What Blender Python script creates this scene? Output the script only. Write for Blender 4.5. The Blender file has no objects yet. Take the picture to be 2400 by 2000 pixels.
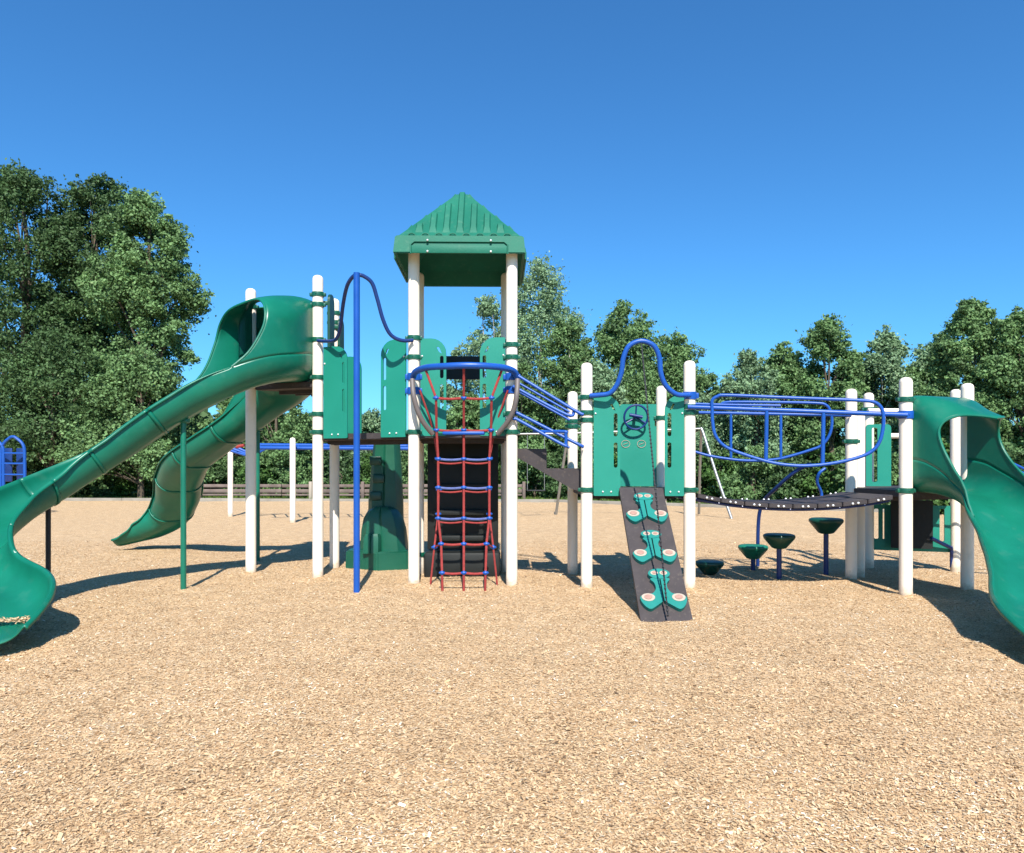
import bpy, bmesh, math, random
import numpy as np
from mathutils import Vector, Matrix, noise
from mathutils.geometry import tessellate_polygon

S = bpy.context.scene
COL = S.collection
R = math.radians
# ------------------------------------------------------------ camera, sky, sun
F = 1700.0                                   # focal length in photo pixels (photo 2400 px wide)
CAMH, HOR = 1.335, 1095.0
cd = bpy.data.cameras.new('camera'); cam = bpy.data.objects.new('camera', cd); COL.objects.link(cam)
cam.location = (0, 0, CAMH); cam.rotation_euler = (R(90), 0, 0)
cd.sensor_width = 36; cd.lens = 36 * F / 2400; cd.shift_y = (HOR - 1000) / 2400
cd.clip_start = 0.05; cd.clip_end = 3000
S.camera = cam
LIGHT = Vector((-0.10, 1.0, -1.05)).normalized()
SUN_EL = math.asin(-LIGHT.z)
w = bpy.data.worlds.new('World'); S.world = w; w.use_nodes = True
nt = w.node_tree; nt.nodes.clear()
sk = nt.nodes.new('ShaderNodeTexSky'); sk.sky_type = 'NISHITA'; sk.sun_disc = False
sk.sun_elevation = SUN_EL; sk.sun_rotation = math.atan2(-LIGHT.x, -LIGHT.y)
sk.altitude = 0; sk.air_density = 1.0; sk.dust_density = 0.6; sk.ozone_density = 3.0
hs = nt.nodes.new('ShaderNodeMixRGB'); hs.blend_type = 'MULTIPLY'; hs.inputs[0].default_value = 1.0
hs.inputs[2].default_value = (0.42, 1.0, 1.43, 1)          # clearer, bluer air
bg = nt.nodes.new('ShaderNodeBackground'); bg.inputs[1].default_value = 0.072
wo = nt.nodes.new('ShaderNodeOutputWorld')
nt.links.new(sk.outputs[0], hs.inputs[1]); nt.links.new(hs.outputs[0], bg.inputs[0]); nt.links.new(bg.outputs[0], wo.inputs[0])
sd = bpy.data.lights.new('sun', 'SUN'); sd.energy = 4.6; sd.angle = R(0.55); sd.color = (1.0, 0.95, 0.88)
so = bpy.data.objects.new('sun', sd); COL.objects.link(so); so.location = (2, -10, 12)
so.rotation_euler = LIGHT.to_track_quat('-Z', 'Y').to_euler()
S.view_settings.view_transform = 'Standard'; S.view_settings.look = 'None'
S.view_settings.gamma = 1; S.view_settings.exposure = 0.90

# ------------------------------------------------------------ helpers
def P(px, py, d):                      # a place in the yard seen at photo position px,py and d metres away
    return Vector(((px - 1200) * d / F, d, CAMH - (py - HOR) * d / F))
def onpl(px, py, A, B):                # the same, on the vertical plane through ground points A and B
    dx = (px - 1200) / F
    ax, ay = A; bx, by = B
    ex, ey = bx - ax, by - ay
    # ax+ex t = dx d ; ay+ey t = d
    t = (dx * ay - ax) / (ex - dx * ey)
    d = ay + ey * t
    return P(px, py, d)
def tagit(o, label=None, cat=None, group=None, kind=None):
    if label: o['label'] = label
    if cat: o['category'] = cat
    if group: o['group'] = group
    if kind: o['kind'] = kind
    return o
def thing(name, loc, label, cat, group=None):
    o = bpy.data.objects.new(name, None); COL.objects.link(o); o.location = loc
    o.empty_display_size = .3
    return tagit(o, label, cat, group)
def link(o, parent):
    COL.objects.link(o)
    if parent:
        o.parent = parent
        o.matrix_parent_inverse = Matrix.Translation(parent.location).inverted() if parent.type == 'EMPTY' else Matrix()
    return o
def obj(name, bm, m, parent=None, smooth=True, label=None, angle=40):
    me = bpy.data.meshes.new(name)
    bmesh.ops.recalc_face_normals(bm, faces=bm.faces)
    bm.to_mesh(me); bm.free()
    for mm in (m if isinstance(m, (list, tuple)) else [m]): me.materials.append(mm)
    if smooth:
        me.polygons.foreach_set('use_smooth', [True] * len(me.polygons))
        me.set_sharp_from_angle(angle=R(angle))
    o = bpy.data.objects.new(name, me)
    if label: o['label'] = label
    return link(o, parent)
def NB(): return bmesh.new()
def box(bm, c, size, rot=None, bev=0.0):
    M = Matrix.Translation(Vector(c)) @ (rot.to_4x4() if rot is not None else Matrix())
    M = M @ Matrix.Diagonal((size[0], size[1], size[2], 1))
    r = bmesh.ops.create_cube(bm, size=1, matrix=M)
    if bev > 0:
        es = list({e for v in r['verts'] for e in v.link_edges})
        bmesh.ops.bevel(bm, geom=es, offset=bev, segments=2, affect='EDGES', profile=.5)
def frames(pts):
    n = len(pts); T = []
    for i in range(n):
        a = pts[max(0, i - 1)]; b = pts[min(n - 1, i + 1)]
        T.append((b - a).normalized())
    ref = Vector((0, 0, 1)) if abs(T[0].z) < .9 else Vector((1, 0, 0))
    U = [(ref - T[0] * ref.dot(T[0])).normalized()]
    for i in range(1, n):
        u = U[-1] - T[i] * U[-1].dot(T[i]); U.append(u.normalized())
    return T, U
def tube(bm, pts, r, seg=10, closed=False, caps=True):
    pts = [Vector(p) for p in pts]
    rr = r if isinstance(r, (list, tuple)) else [r] * len(pts)
    T, U = frames(pts); rings = []
    for p, t, u, q in zip(pts, T, U, rr):
        v = t.cross(u)
        rings.append([bm.verts.new(p + (u * math.cos(a) + v * math.sin(a)) * q) for a in [2 * math.pi * k / seg for k in range(seg)]])
    m = len(rings)
    for i in range(m - 1 + (1 if closed else 0)):
        A, B = rings[i], rings[(i + 1) % m]
        for k in range(seg):
            bm.faces.new((A[k], A[(k + 1) % seg], B[(k + 1) % seg], B[k]))
    if caps and not closed:
        bm.faces.new(rings[0][::-1]); bm.faces.new(rings[-1])
def cat(pts, n=8, closed=False):       # catmull-rom
    pts = [Vector(p) for p in pts]; out = []
    N = len(pts)
    rng = range(N if closed else N - 1)
    for i in rng:
        if closed: p0, p1, p2, p3 = pts[(i - 1) % N], pts[i], pts[(i + 1) % N], pts[(i + 2) % N]
        else: p0, p1, p2, p3 = pts[max(0, i - 1)], pts[i], pts[i + 1], pts[min(N - 1, i + 2)]
        for k in range(n):
            t = k / n
            out.append(.5 * ((2 * p1) + (-p0 + p2) * t + (2 * p0 - 5 * p1 + 4 * p2 - p3) * t * t + (-p0 + 3 * p1 - 3 * p2 + p3) * t ** 3))
    if not closed: out.append(pts[-1])
    return out
def lathe(bm, c, prof, seg=24):
    c = Vector(c); rings = []
    for r, z in prof:
        if r < 1e-5: rings.append([bm.verts.new(c + Vector((0, 0, z)))])
        else: rings.append([bm.verts.new(c + Vector((r * math.cos(a), r * math.sin(a), z))) for a in [2 * math.pi * k / seg for k in range(seg)]])
    for A, B in zip(rings, rings[1:]):
        for k in range(seg):
            k2 = (k + 1) % seg
            if len(A) == 1 and len(B) == 1: continue
            if len(A) == 1: bm.faces.new((A[0], B[k2], B[k]))
            elif len(B) == 1: bm.faces.new((A[k], A[k2], B[0]))
            else: bm.faces.new((A[k], A[k2], B[k2], B[k]))
def ball(bm, c, r, sub=1, sc=(1, 1, 1)):
    bmesh.ops.create_icosphere(bm, subdivisions=sub, radius=r, matrix=Matrix.Translation(Vector(c)) @ Matrix.Diagonal((*sc, 1)))
def plate(bm, O, X, Y, outer, holes, th, mi=0):     # flat panel with holes: outline in (u,v) along X,Y, thickness th along X x Y
    O = Vector(O); X = Vector(X).normalized(); Y = Vector(Y).normalized(); Nn = X.cross(Y)
    loops = [outer] + holes
    tris = tessellate_polygon([[Vector((a, b, 0)) for a, b in l] for l in loops])
    fl = [p for l in loops for p in l]
    V = [[bm.verts.new(O + X * a + Y * b + Nn * s) for a, b in fl] for s in (th / 2, -th / 2)]
    for t in tris:
        for side in (0, 1):
            try:
                f = bm.faces.new([V[side][i] for i in t]); f.material_index = mi
            except ValueError: pass
    k = 0
    for l in loops:
        n = len(l)
        for i in range(n):
            a, b = k + i, k + (i + 1) % n
            f = bm.faces.new((V[0][a], V[0][b], V[1][b], V[1][a])); f.material_index = mi
        k += n
def rrect(x0, z0, x1, z1, r, n=6):     # r = radii bl, br, tr, tl
    out = []
    for cx, cz, rad, a0 in ((x0 + r[0], z0 + r[0], r[0], 180), (x1 - r[1], z0 + r[1], r[1], 270), (x1 - r[2], z1 - r[2], r[2], 0), (x0 + r[3], z1 - r[3], r[3], 90)):
        for k in range(n + 1):
            a = R(a0 + 90 * k / n); out.append((cx + rad * math.cos(a), cz + rad * math.sin(a)))
    return out
# ------------------------------------------------------------ materials
def mat(name, col, rough=.5, spec=.5, var=.12, vscale=3.0, bump=0.0, bscale=40, metal=0, coat=0, dirt=None):
    m = bpy.data.materials.new(name); m.use_nodes = True; N = m.node_tree.nodes; L = m.node_tree.links
    b = N['Principled BSDF']
    b.inputs['Metallic'].default_value = metal
    b.inputs['Specular IOR Level'].default_value = spec
    b.inputs['Coat Weight'].default_value = coat
    tc = N.new('ShaderNodeTexCoord')
    nz = N.new('ShaderNodeTexNoise'); nz.inputs['Scale'].default_value = vscale; nz.inputs['Detail'].default_value = 6; nz.inputs['Roughness'].default_value = .62
    L.new(tc.outputs['Object'], nz.inputs['Vector'])
    cr = N.new('ShaderNodeValToRGB'); e = cr.color_ramp.elements
    e[0].position = .3; e[1].position = .72
    e[0].color = [c * (1 - var) for c in col] + [1]; e[1].color = [min(1, c * (1 + var)) for c in col] + [1]
    L.new(nz.outputs['Fac'], cr.inputs['Fac'])
    out = cr.outputs['Color']
    if dirt:
        n2 = N.new('ShaderNodeTexNoise'); n2.inputs['Scale'].default_value = vscale * 4.3; n2.inputs['Detail'].default_value = 8
        L.new(tc.outputs['Object'], n2.inputs['Vector'])
        mr = N.new('ShaderNodeMapRange'); mr.inputs[1].default_value = .58; mr.inputs[2].default_value = .75; mr.inputs[4].default_value = dirt[3]
        L.new(n2.outputs['Fac'], mr.inputs[0])
        mx = N.new('ShaderNodeMixRGB'); mx.inputs[2].default_value = (*dirt[:3], 1)
        L.new(mr.outputs[0], mx.inputs[0]); L.new(out, mx.inputs[1]); out = mx.outputs[0]
    L.new(out, b.inputs['Base Color'])
    rr = N.new('ShaderNodeMapRange'); rr.inputs[3].default_value = max(.05, rough - .08); rr.inputs[4].default_value = min(1, rough + .1)
    L.new(nz.outputs['Fac'], rr.inputs[0]); L.new(rr.outputs[0], b.inputs['Roughness'])
    if bump:
        n3 = N.new('ShaderNodeTexNoise'); n3.inputs['Scale'].default_value = bscale; n3.inputs['Detail'].default_value = 4
        L.new(tc.outputs['Object'], n3.inputs['Vector'])
        bp = N.new('ShaderNodeBump'); bp.inputs['Strength'].default_value = bump; bp.inputs['Distance'].default_value = .01
        L.new(n3.outputs['Fac'], bp.inputs['Height']); L.new(bp.outputs[0], b.inputs['Normal'])
    return m
M_POST = mat('cream powder coat', (0.8000, 0.7043, 0.5760), .42, .4, .03, 2.5, .05, 120, dirt=(.42, .36, .28, .25))
def grime(m):
    N = m.node_tree.nodes; L = m.node_tree.links; b = N['Principled BSDF']; src = b.inputs['Base Color'].links[0].from_socket
    tc = N.new('ShaderNodeTexCoord'); sx = N.new('ShaderNodeSeparateXYZ'); L.new(tc.outputs['Object'], sx.inputs[0])
    nz = N.new('ShaderNodeTexNoise'); nz.inputs['Scale'].default_value = 26; nz.inputs['Detail'].default_value = 6; L.new(tc.outputs['Object'], nz.inputs['Vector'])
    ad = N.new('ShaderNodeMath'); ad.operation = 'MULTIPLY_ADD'; ad.inputs[1].default_value = .35; L.new(nz.outputs['Fac'], ad.inputs[0])
    mr = N.new('ShaderNodeMapRange'); mr.inputs[1].default_value = .0; mr.inputs[2].default_value = .20; mr.inputs[3].default_value = .30; mr.inputs[4].default_value = -.12; L.new(sx.outputs['Z'], mr.inputs[0]); L.new(mr.outputs[0], ad.inputs[2])
    r2 = N.new('ShaderNodeMapRange'); r2.inputs[1].default_value = .22; r2.inputs[2].default_value = .42; r2.inputs[4].default_value = .65; L.new(ad.outputs[0], r2.inputs[0])
    mx = N.new('ShaderNodeMixRGB'); mx.inputs[2].default_value = (.34, .25, .16, 1); L.new(r2.outputs[0], mx.inputs[0]); L.new(src, mx.inputs[1]); L.new(mx.outputs[0], b.inputs['Base Color'])
grime(M_POST)
M_SLIDE = mat('slide green plastic', (0.0042, 0.1306, 0.0802), .32, .36, .20, 1.6, .12, 14, dirt=(.05, .17, .12, .35))
M_PANEL = mat('panel teal green', (0.0102, 0.2006, 0.1416), .45, .4, .06, 2.2, .12, 260)
M_ROOF = mat('roof green plastic', (0.0092, 0.1284, 0.0802), .58, .28, .12, 3, .15, 60, dirt=(.08, .2, .13, .3))
M_CLAMP = mat('green clamp', (0.0042, 0.0840, 0.0490), .4, .5, .1, 8)
M_BLUE = mat('blue pipe', (0.0086, 0.0704, 0.3240), .36, .35, .1, 4, .05, 90)
M_NAVY = mat('dark blue pipe', (0.0060, 0.0270, 0.1320), .35, .5, .1, 4, .05, 90)
M_GREYP = mat('grey brown pipe', (.13, .11, .105), .5, .4, .12, 6)
M_DECK = mat('brown vinyl deck', (0.0446, 0.0360, 0.0360), .62, .35, .2, 7, .3, 120, dirt=(.16, .13, .1, .35))
M_DARK = mat('near black plastic', (.012, .014, .013), .6, .3, .2, 5, .1, 60)  # on the climbing wall this near-black includes the shade under the deck
M_DGREEN = mat('dark green plastic', (0.0036, 0.0510, 0.0330), .38, .5, .15, 5, .05, 60)
M_ROPE = mat('red rope', (0.3000, 0.0450, 0.0413), .8, .2, .2, 30, .5, 300)
M_ROPEB = mat('blue grey rope', (.10, .13, .30), .8, .2, .2, 30, .5, 300)
M_BOLT = mat('zinc bolt', (.7, .7, .68), .35, .5, .05, 20, metal=.4)
M_STEEL = mat('galvanised steel', (0.3000, 0.3120, 0.3120), .4, .5, .1, 10, metal=.7)
M_CREAM = mat('cream grip', (0.3694, 0.3080, 0.2430), .6, .3, .1, 30)
M_PINK = mat('pinkish grip centre', (0.3125, 0.1848, 0.1456), .7, .3, .15, 40)
M_TEAL = mat('teal hold plastic', (0.0110, 0.1782, 0.1485), .42, .4, .08, 6)
M_BLACK = mat('black chain', (.015, .015, .017), .5, .4, .1, 20)
M_BARK = mat('bark', (.11, .085, .062), .9, .2, .35, 3, .8, 18)
M_BIRCH = mat('pale bark', (.36, .33, .28), .85, .2, .25, 5, .6, 14)
M_WOOD = mat('weathered rail wood', (0.1650, 0.1237, 0.1050), .85, .2, .3, 2.2, .5, 30)
M_CURB = mat('grey timber edging', (0.2475, 0.2250, 0.1875), .85, .2, .2, 2, .4, 30)
M_STONE = mat('pale stone', (.45, .43, .39), .85, .2, .2, 4, .4, 20)

def leafmat(name, col, var, tr=.30):
    m = bpy.data.materials.new(name); m.use_nodes = True; N = m.node_tree.nodes; L = m.node_tree.links
    b = N['Principled BSDF']; out = N['Material Output']
    at = N.new('ShaderNodeAttribute'); at.attribute_name = 'tone'
    cr = N.new('ShaderNodeValToRGB'); e = cr.color_ramp.elements
    e[0].color = (*[c * (1 - var) for c in col], 1); e[1].color = (*[min(1, c * (1 + var)) for c in col], 1)
    ex = cr.color_ramp.elements.new(.93); ex.color = (*[min(1, c * (1 + var)) for c in col], 1)
    e[-1].position = 1.0; e[-1].color = (col[0] * 1.9, col[1] * 1.6, col[2] * 1.8, 1)
    L.new(at.outputs['Fac'], cr.inputs['Fac']); L.new(cr.outputs[0], b.inputs['Base Color'])
    b.inputs['Roughness'].default_value = .62; b.inputs['Specular IOR Level'].default_value = .28
    t = N.new('ShaderNodeBsdfTranslucent'); L.new(cr.outputs[0], t.inputs['Color'])
    mx = N.new('ShaderNodeMixShader'); mx.inputs[0].default_value = tr
    L.new(b.outputs[0], mx.inputs[1]); L.new(t.outputs[0], mx.inputs[2]); L.new(mx.outputs[0], out.inputs['Surface'])
    return m
L_DARK = leafmat('leaves dark', (0.0675, 0.1256, 0.0433), .5)
L_MID = leafmat('leaves mid', (0.1338, 0.2307, 0.0845), .5)
L_LIGHT = leafmat('leaves grey green', (0.2017, 0.3121, 0.1659), .45)
L_BUSH = leafmat('leaves bush', (0.0728, 0.1518, 0.0347), .5)
L_GRASS = leafmat('grass blades', (.13, .20, .04), .4)

# ------------------------------------------------------------ ground
def gz(x, y):
    a = noise.noise(Vector((x * .55, y * .55, 3.1))) * .038 + noise.noise(Vector((x * 1.9, y * 1.9, 7.7))) * .020 + noise.noise(Vector((x * 6, y * 6, 1.7))) * .006
    for hx, hy in ((-2.35, 8.76), (-1.11, 8.19), (0, 8.11), (.815, 7.96), (1.93, 7.9), (4.06, 7.47), (3.98, 8.54), (4.89, 7.8), (-3.26, 9.04), (-1.65, 7.75), (-3.58, 7.9)):
        q = (x - hx) ** 2 + (y - hy) ** 2
        if q < .3: a += (.022 + .012 * math.sin(x * 31 + y * 17)) * math.exp(-q / .022)
    for hx, hy, hr, hd in ((-3.75, 4.9, .45, .05), (3.95, 4.75, .5, .05), (1.4, 6.25, .4, .03), (-1.65, 7.6, .3, .03), (-.53, 7.75, .45, .03)):
        q = ((x - hx) ** 2 + (y - hy) ** 2) / hr ** 2
        if q < 6: a -= hd * math.exp(-q); a += hd * .45 * math.exp(-((q ** .5 - 1.5) ** 2) * 5)
    return a - .005
def mulchmat():
    m = bpy.data.materials.new('wood chip mulch'); m.use_nodes = True; N = m.node_tree.nodes; L = m.node_tree.links
    b = N['Principled BSDF']; b.inputs['Roughness'].default_value = .9; b.inputs['Specular IOR Level'].default_value = .2
    tc = N.new('ShaderNodeTexCoord')
    dn = N.new('ShaderNodeTexNoise'); dn.inputs['Scale'].default_value = 9; L.new(tc.outputs['Object'], dn.inputs['Vector'])
    vm = N.new('ShaderNodeVectorMath'); vm.operation = 'MULTIPLY_ADD'; vm.inputs[1].default_value = (.12, .12, .12)
    L.new(dn.outputs['Color'], vm.inputs[0]); L.new(tc.outputs['Object'], vm.inputs[2])
    cols = []
    for sx, sy, rot in ((62, 130, .5), (140, 66, -.3)):
        mp = N.new('ShaderNodeMapping'); mp.inputs['Scale'].default_value = (sx, sy, 20); mp.inputs['Rotation'].default_value = (0, 0, rot)
        L.new(vm.outputs[0], mp.inputs['Vector'])
        vo = N.new('ShaderNodeTexVoronoi'); vo.inputs['Scale'].default_value = 1; vo.inputs['Randomness'].default_value = 1
        L.new(mp.outputs[0], vo.inputs['Vector']); cols.append(vo)
    big = N.new('ShaderNodeTexNoise'); big.inputs['Scale'].default_value = 5; big.inputs['Detail'].default_value = 5
    L.new(tc.outputs['Object'], big.inputs['Vector'])
    sel = N.new('ShaderNodeMixRGB'); L.new(cols[0].outputs['Color'], sel.inputs[1]); L.new(cols[1].outputs['Color'], sel.inputs[2])
    g = N.new('ShaderNodeTexNoise'); g.inputs['Scale'].default_value = 26; L.new(tc.outputs['Object'], g.inputs['Vector'])
    st = N.new('ShaderNodeMath'); st.operation = 'GREATER_THAN'; st.inputs[1].default_value = .5
    L.new(g.outputs['Fac'], st.inputs[0]); L.new(st.outputs[0], sel.inputs[0])
    sep = N.new('ShaderNodeSeparateColor'); L.new(sel.outputs[0], sep.inputs[0])
    cr = N.new('ShaderNodeValToRGB'); el = cr.color_ramp.elements
    el[0].position = 0; el[0].color = (0.253, 0.163, 0.090, 1)
    el[1].position = 1; el[1].color = (0.720, 0.594, 0.423, 1)
    for p, c in ((.1, (0.364, 0.233, 0.123)), (.35, (0.475, 0.311, 0.165)), (.62, (0.539, 0.360, 0.195)), (.85, (0.586, 0.420, 0.245))):
        q = cr.color_ramp.elements.new(p); q.color = (*c, 1)
    L.new(sep.outputs[0], cr.inputs['Fac'])
    mr = N.new('ShaderNodeMapRange'); mr.inputs[1].default_value = .3; mr.inputs[2].default_value = .7; mr.inputs[3].default_value = .88; mr.inputs[4].default_value = 1.12
    L.new(big.outputs['Fac'], mr.inputs[0])
    mu = N.new('ShaderNodeVectorMath'); mu.operation = 'SCALE'; L.new(cr.outputs[0], mu.inputs[0]); L.new(mr.outputs[0], mu.inputs['Scale'])
    L.new(mu.outputs[0], b.inputs['Base Color'])
    hh = N.new('ShaderNodeMath'); hh.operation = 'ADD'; L.new(sep.outputs[1], hh.inputs[0]); L.new(cols[0].outputs['Distance'], hh.inputs[1])
    bp = N.new('ShaderNodeBump'); bp.inputs['Strength'].default_value = .75; bp.inputs['Distance'].default_value = .006
    L.new(hh.outputs[0], bp.inputs['Height']); L.new(bp.outputs[0], b.inputs['Normal'])
    return m
M_MULCH = mulchmat()
def chipmat():
    m = bpy.data.materials.new('loose chips'); m.use_nodes = True; N = m.node_tree.nodes; L = m.node_tree.links
    b = N['Principled BSDF']; b.inputs['Roughness'].default_value = .85; b.inputs['Specular IOR Level'].default_value = .2
    at = N.new('ShaderNodeAttribute'); at.attribute_name = 'tone'
    cr = N.new('ShaderNodeValToRGB'); el = cr.color_ramp.elements
    el[0].position = 0; el[0].color = (0.144, 0.090, 0.050, 1)
    el[1].position = 1; el[1].color = (0.756, 0.684, 0.557, 1)
    for p, c in ((.035, (0.286, 0.172, 0.086)), (.16, (0.459, 0.293, 0.155)), (.5, (0.547, 0.368, 0.202)), (.85, (0.594, 0.435, 0.258)), (.97, (0.626, 0.503, 0.331))):
        q = cr.color_ramp.elements.new(p); q.color = (*c, 1)
    L.new(at.outputs['Fac'], cr.inputs['Fac']); L.new(cr.outputs[0], b.inputs['Base Color'])
    return m
M_CHIP = chipmat()
def grassmat():
    m = mat('lawn', (.085, .13, .035), .9, .2, .4, .8, .5, 30, dirt=(.2, .17, .08, .5)); return m
M_LAWN = grassmat()

def grid(name, xs, ys, zf, m, label=None):
    nx, ny = len(xs), len(ys)
    co = np.empty((ny, nx, 3), np.float32)
    for j, y in enumerate(ys):
        for i, x in enumerate(xs): co[j, i] = (x, y, zf(x, y))
    idx = np.arange(nx * ny).reshape(ny, nx)
    f = np.stack([idx[:-1, :-1], idx[:-1, 1:], idx[1:, 1:], idx[1:, :-1]], -1).reshape(-1, 4)
    me = bpy.data.meshes.new(name); me.from_pydata(co.reshape(-1, 3).tolist(), [], f.tolist())
    me.polygons.foreach_set('use_smooth', [True] * len(me.polygons)); me.materials.append(m)
    o = bpy.data.objects.new(name, me); COL.objects.link(o); return tagit(o, kind='structure')
# the far rim of the mulch, by photo pixels on the ground
def gpt(px, py): d = CAMH * F / (py - HOR); return ((px - 1200) * d / F, d)
EDGE = [gpt(-1500, 1181), gpt(-300, 1174), gpt(140, 1173), gpt(900, 1176), gpt(1300, 1177), gpt(1640, 1188), gpt(1900, 1195), gpt(2100, 1201), gpt(2600, 1215), gpt(3600, 1250)]
def edge_y(x):
    for (ax, ay), (bx, by) in zip(EDGE, EDGE[1:]):
        if ax <= x <= bx: return ay + (by - ay) * (x - ax) / (bx - ax)
    return EDGE[0][1] if x < EDGE[0][0] else EDGE[-1][1]
# lawn: one sheet to the horizon
bm = NB()
vs = [bm.verts.new(v) for v in ((-900, -60, -.14), (900, -60, -.14), (900, 1500, -.14), (-900, 1500, -.14))]
bm.faces.new(vs); o = obj('ground', bm, M_LAWN, smooth=False); tagit(o, kind='structure')
# mulch bed (fine near the play structure, coarse further off)
xs = sorted(set([round(v, 3) for v in list(np.arange(-40, -8, .8)) + list(np.arange(-8, 8, .075)) + list(np.arange(8, 36, .8))]))
tt = [1.0] 
while tt[-1] < 12.5: tt.append(tt[-1] + .075)
def mulch():
    ys = list(np.arange(-6, 1, .5)) + tt
    rest = np.linspace(0, 1, 40)[1:]
    nx = len(xs); rows = []
    for y in ys: rows.append([(x, y, gz(x, y)) for x in xs])
    for r in rest:
        row = []
        for x in xs:
            y = 12.5 + (edge_y(x) - 12.5) * r
            row.append((x, y, gz(x, y)))
        rows.append(row)
    co = [p for r in rows for p in r]; ny = len(rows)
    idx = np.arange(nx * ny).reshape(ny, nx)
    f = np.stack([idx[:-1, :-1], idx[:-1, 1:], idx[1:, 1:], idx[1:, :-1]], -1).reshape(-1, 4)
    me = bpy.data.meshes.new('mulch_bed'); me.from_pydata(co, [], f.tolist())
    me.polygons.foreach_set('use_smooth', [True] * len(me.polygons)); me.materials.append(M_MULCH)
    o = bpy.data.objects.new('mulch_bed', me); COL.objects.link(o); tagit(o, kind='structure')
mulch()
def quads(name, C, U, V, tone, m, parent=None):      # many small leaf-like faces: centre, half axes
    n = len(C)
    fold = np.cross(U, V); fold /= (np.linalg.norm(fold, axis=1, keepdims=True) + 1e-9)
    co = np.empty((n, 4, 3), np.float32)
    co[:, 0] = C - U; co[:, 1] = C - V + fold * np.linalg.norm(V, axis=1, keepdims=True) * .3; co[:, 2] = C + U; co[:, 3] = C + V + fold * np.linalg.norm(V, axis=1, keepdims=True) * .3
    me = bpy.data.meshes.new(name)
    me.vertices.add(4 * n); me.vertices.foreach_set('co', co.reshape(-1))
    me.loops.add(4 * n); me.loops.foreach_set('vertex_index', np.arange(4 * n, dtype=np.int32))
    me.polygons.add(n); me.polygons.foreach_set('loop_start', np.arange(0, 4 * n, 4, dtype=np.int32))
    at = me.attributes.new('tone', 'FLOAT', 'FACE'); at.data.foreach_set('value', tone.astype(np.float32))
    me.materials.append(m); me.update(); me.validate()
    o = bpy.data.objects.new(name, me); return link(o, parent)
def unit(a): return a / (np.linalg.norm(a, axis=-1, keepdims=True) + 1e-9)
def chips(name, n, seed, dmin, dmax, size):
    g = np.random.default_rng(seed)
    y = dmin + (dmax - dmin) * g.uniform(0, 1, n) ** 1.25; x = g.uniform(-.80, .80, n) * y
    z = np.array([gz(a, b) for a, b in zip(x, y)])
    C = np.stack([x, y, z + g.uniform(.001, .008, n)], 1)
    a = g.uniform(0, 2 * np.pi, n); tilt = g.normal(0, .24, n)
    d1 = np.stack([np.cos(a) * np.cos(tilt), np.sin(a) * np.cos(tilt), np.sin(tilt)], 1)
    d2 = np.stack([-np.sin(a), np.cos(a), g.normal(0, .3, n)], 1); d2 = unit(d2)
    Ls = size * g.lognormal(0, .4, n)[:, None]; Ws = Ls * g.uniform(.2, .45, n)[:, None]
    # rectangular chips
    U = d1 * Ls; V = d2 * Ws
    co = np.empty((n, 4, 3), np.float32); co[:, 0] = C - U - V; co[:, 1] = C + U * .9 - V * .8; co[:, 2] = C + U + V; co[:, 3] = C - U * .8 + V * .9
    me = bpy.data.meshes.new(name); me.vertices.add(4 * n); me.vertices.foreach_set('co', co.reshape(-1))
    me.loops.add(4 * n); me.loops.foreach_set('vertex_index', np.arange(4 * n, dtype=np.int32))
    me.polygons.add(n); me.polygons.foreach_set('loop_start', np.arange(0, 4 * n, 4, dtype=np.int32))
    at = me.attributes.new('tone', 'FLOAT', 'FACE'); pt = np.sin(x * 1.9 + np.sin(y * 1.3) * 2) * np.sin(y * 2.3 + np.sin(x * 1.1) * 2) * .05 + np.sin(x * 6.1 + y * 4) * np.sin(y * 7.3 - x * 3) * .06; at.data.foreach_set('value', np.clip(g.uniform(0, 1, n) + pt, 0, 1).astype(np.float32))
    me.materials.append(M_CHIP); me.update(); me.validate()
    o = bpy.data.objects.new(name, me); COL.objects.link(o)
    return o
o = chips('wood_chips', 640000, 5, 2.0, 13.0, .0057); tagit(o, 'loose tan wood chips scattered over the playground floor', 'wood chips', kind='stuff')
# timber edging
t = thing('timber_edging', (EDGE[3][0], EDGE[3][1], 0), 'low grey timber edging along the far rim of the wood chips', 'edging')
for k, ((ax, ay), (bx, by)) in enumerate(zip(EDGE, EDGE[1:])):
    n = max(1, int((bx - ax) / 2.4))
    for q in range(n):
        u0, u1 = q / n, (q + 1) / n
        A = Vector((ax + (bx - ax) * u0, ay + (by - ay) * u0, 0)); B = Vector((ax + (bx - ax) * u1, ay + (by - ay) * u1, 0))
        if abs((A.x + B.x) / 2) > 24: continue
        bm = NB(); dr = (B - A); a = math.atan2(dr.y, dr.x)
        box(bm, (A + B) / 2 + Vector((0, 0, -.03)), (dr.length - .015, .14, .26 + .01 * (q % 3)), Matrix.Rotation(a, 3, 'Z'), .01)
        obj('timber', bm, M_CURB, t)
# grass tufts beyond the edging
g = np.random.default_rng(11)
n = 60000
x = g.uniform(-24, 22, n); ye = np.array([edge_y(a) for a in x]); y = ye + .15 + g.uniform(0, 1, n) ** 1.5 * 7
C = np.stack([x, y, -.14 + g.uniform(.03, .15, n)], 1)
a = g.uniform(0, 6.28, n)
U = np.stack([g.normal(0, .02, n), g.normal(0, .02, n), g.uniform(.05, .13, n)], 1); V = np.stack([np.cos(a), np.sin(a), 0 * a], 1) * .012
o = quads('grass', C, U, V, g.uniform(0, 1, n), L_GRASS); tagit(o, 'strip of rough green grass beyond the wood chip bed', 'grass', kind='stuff')

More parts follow.
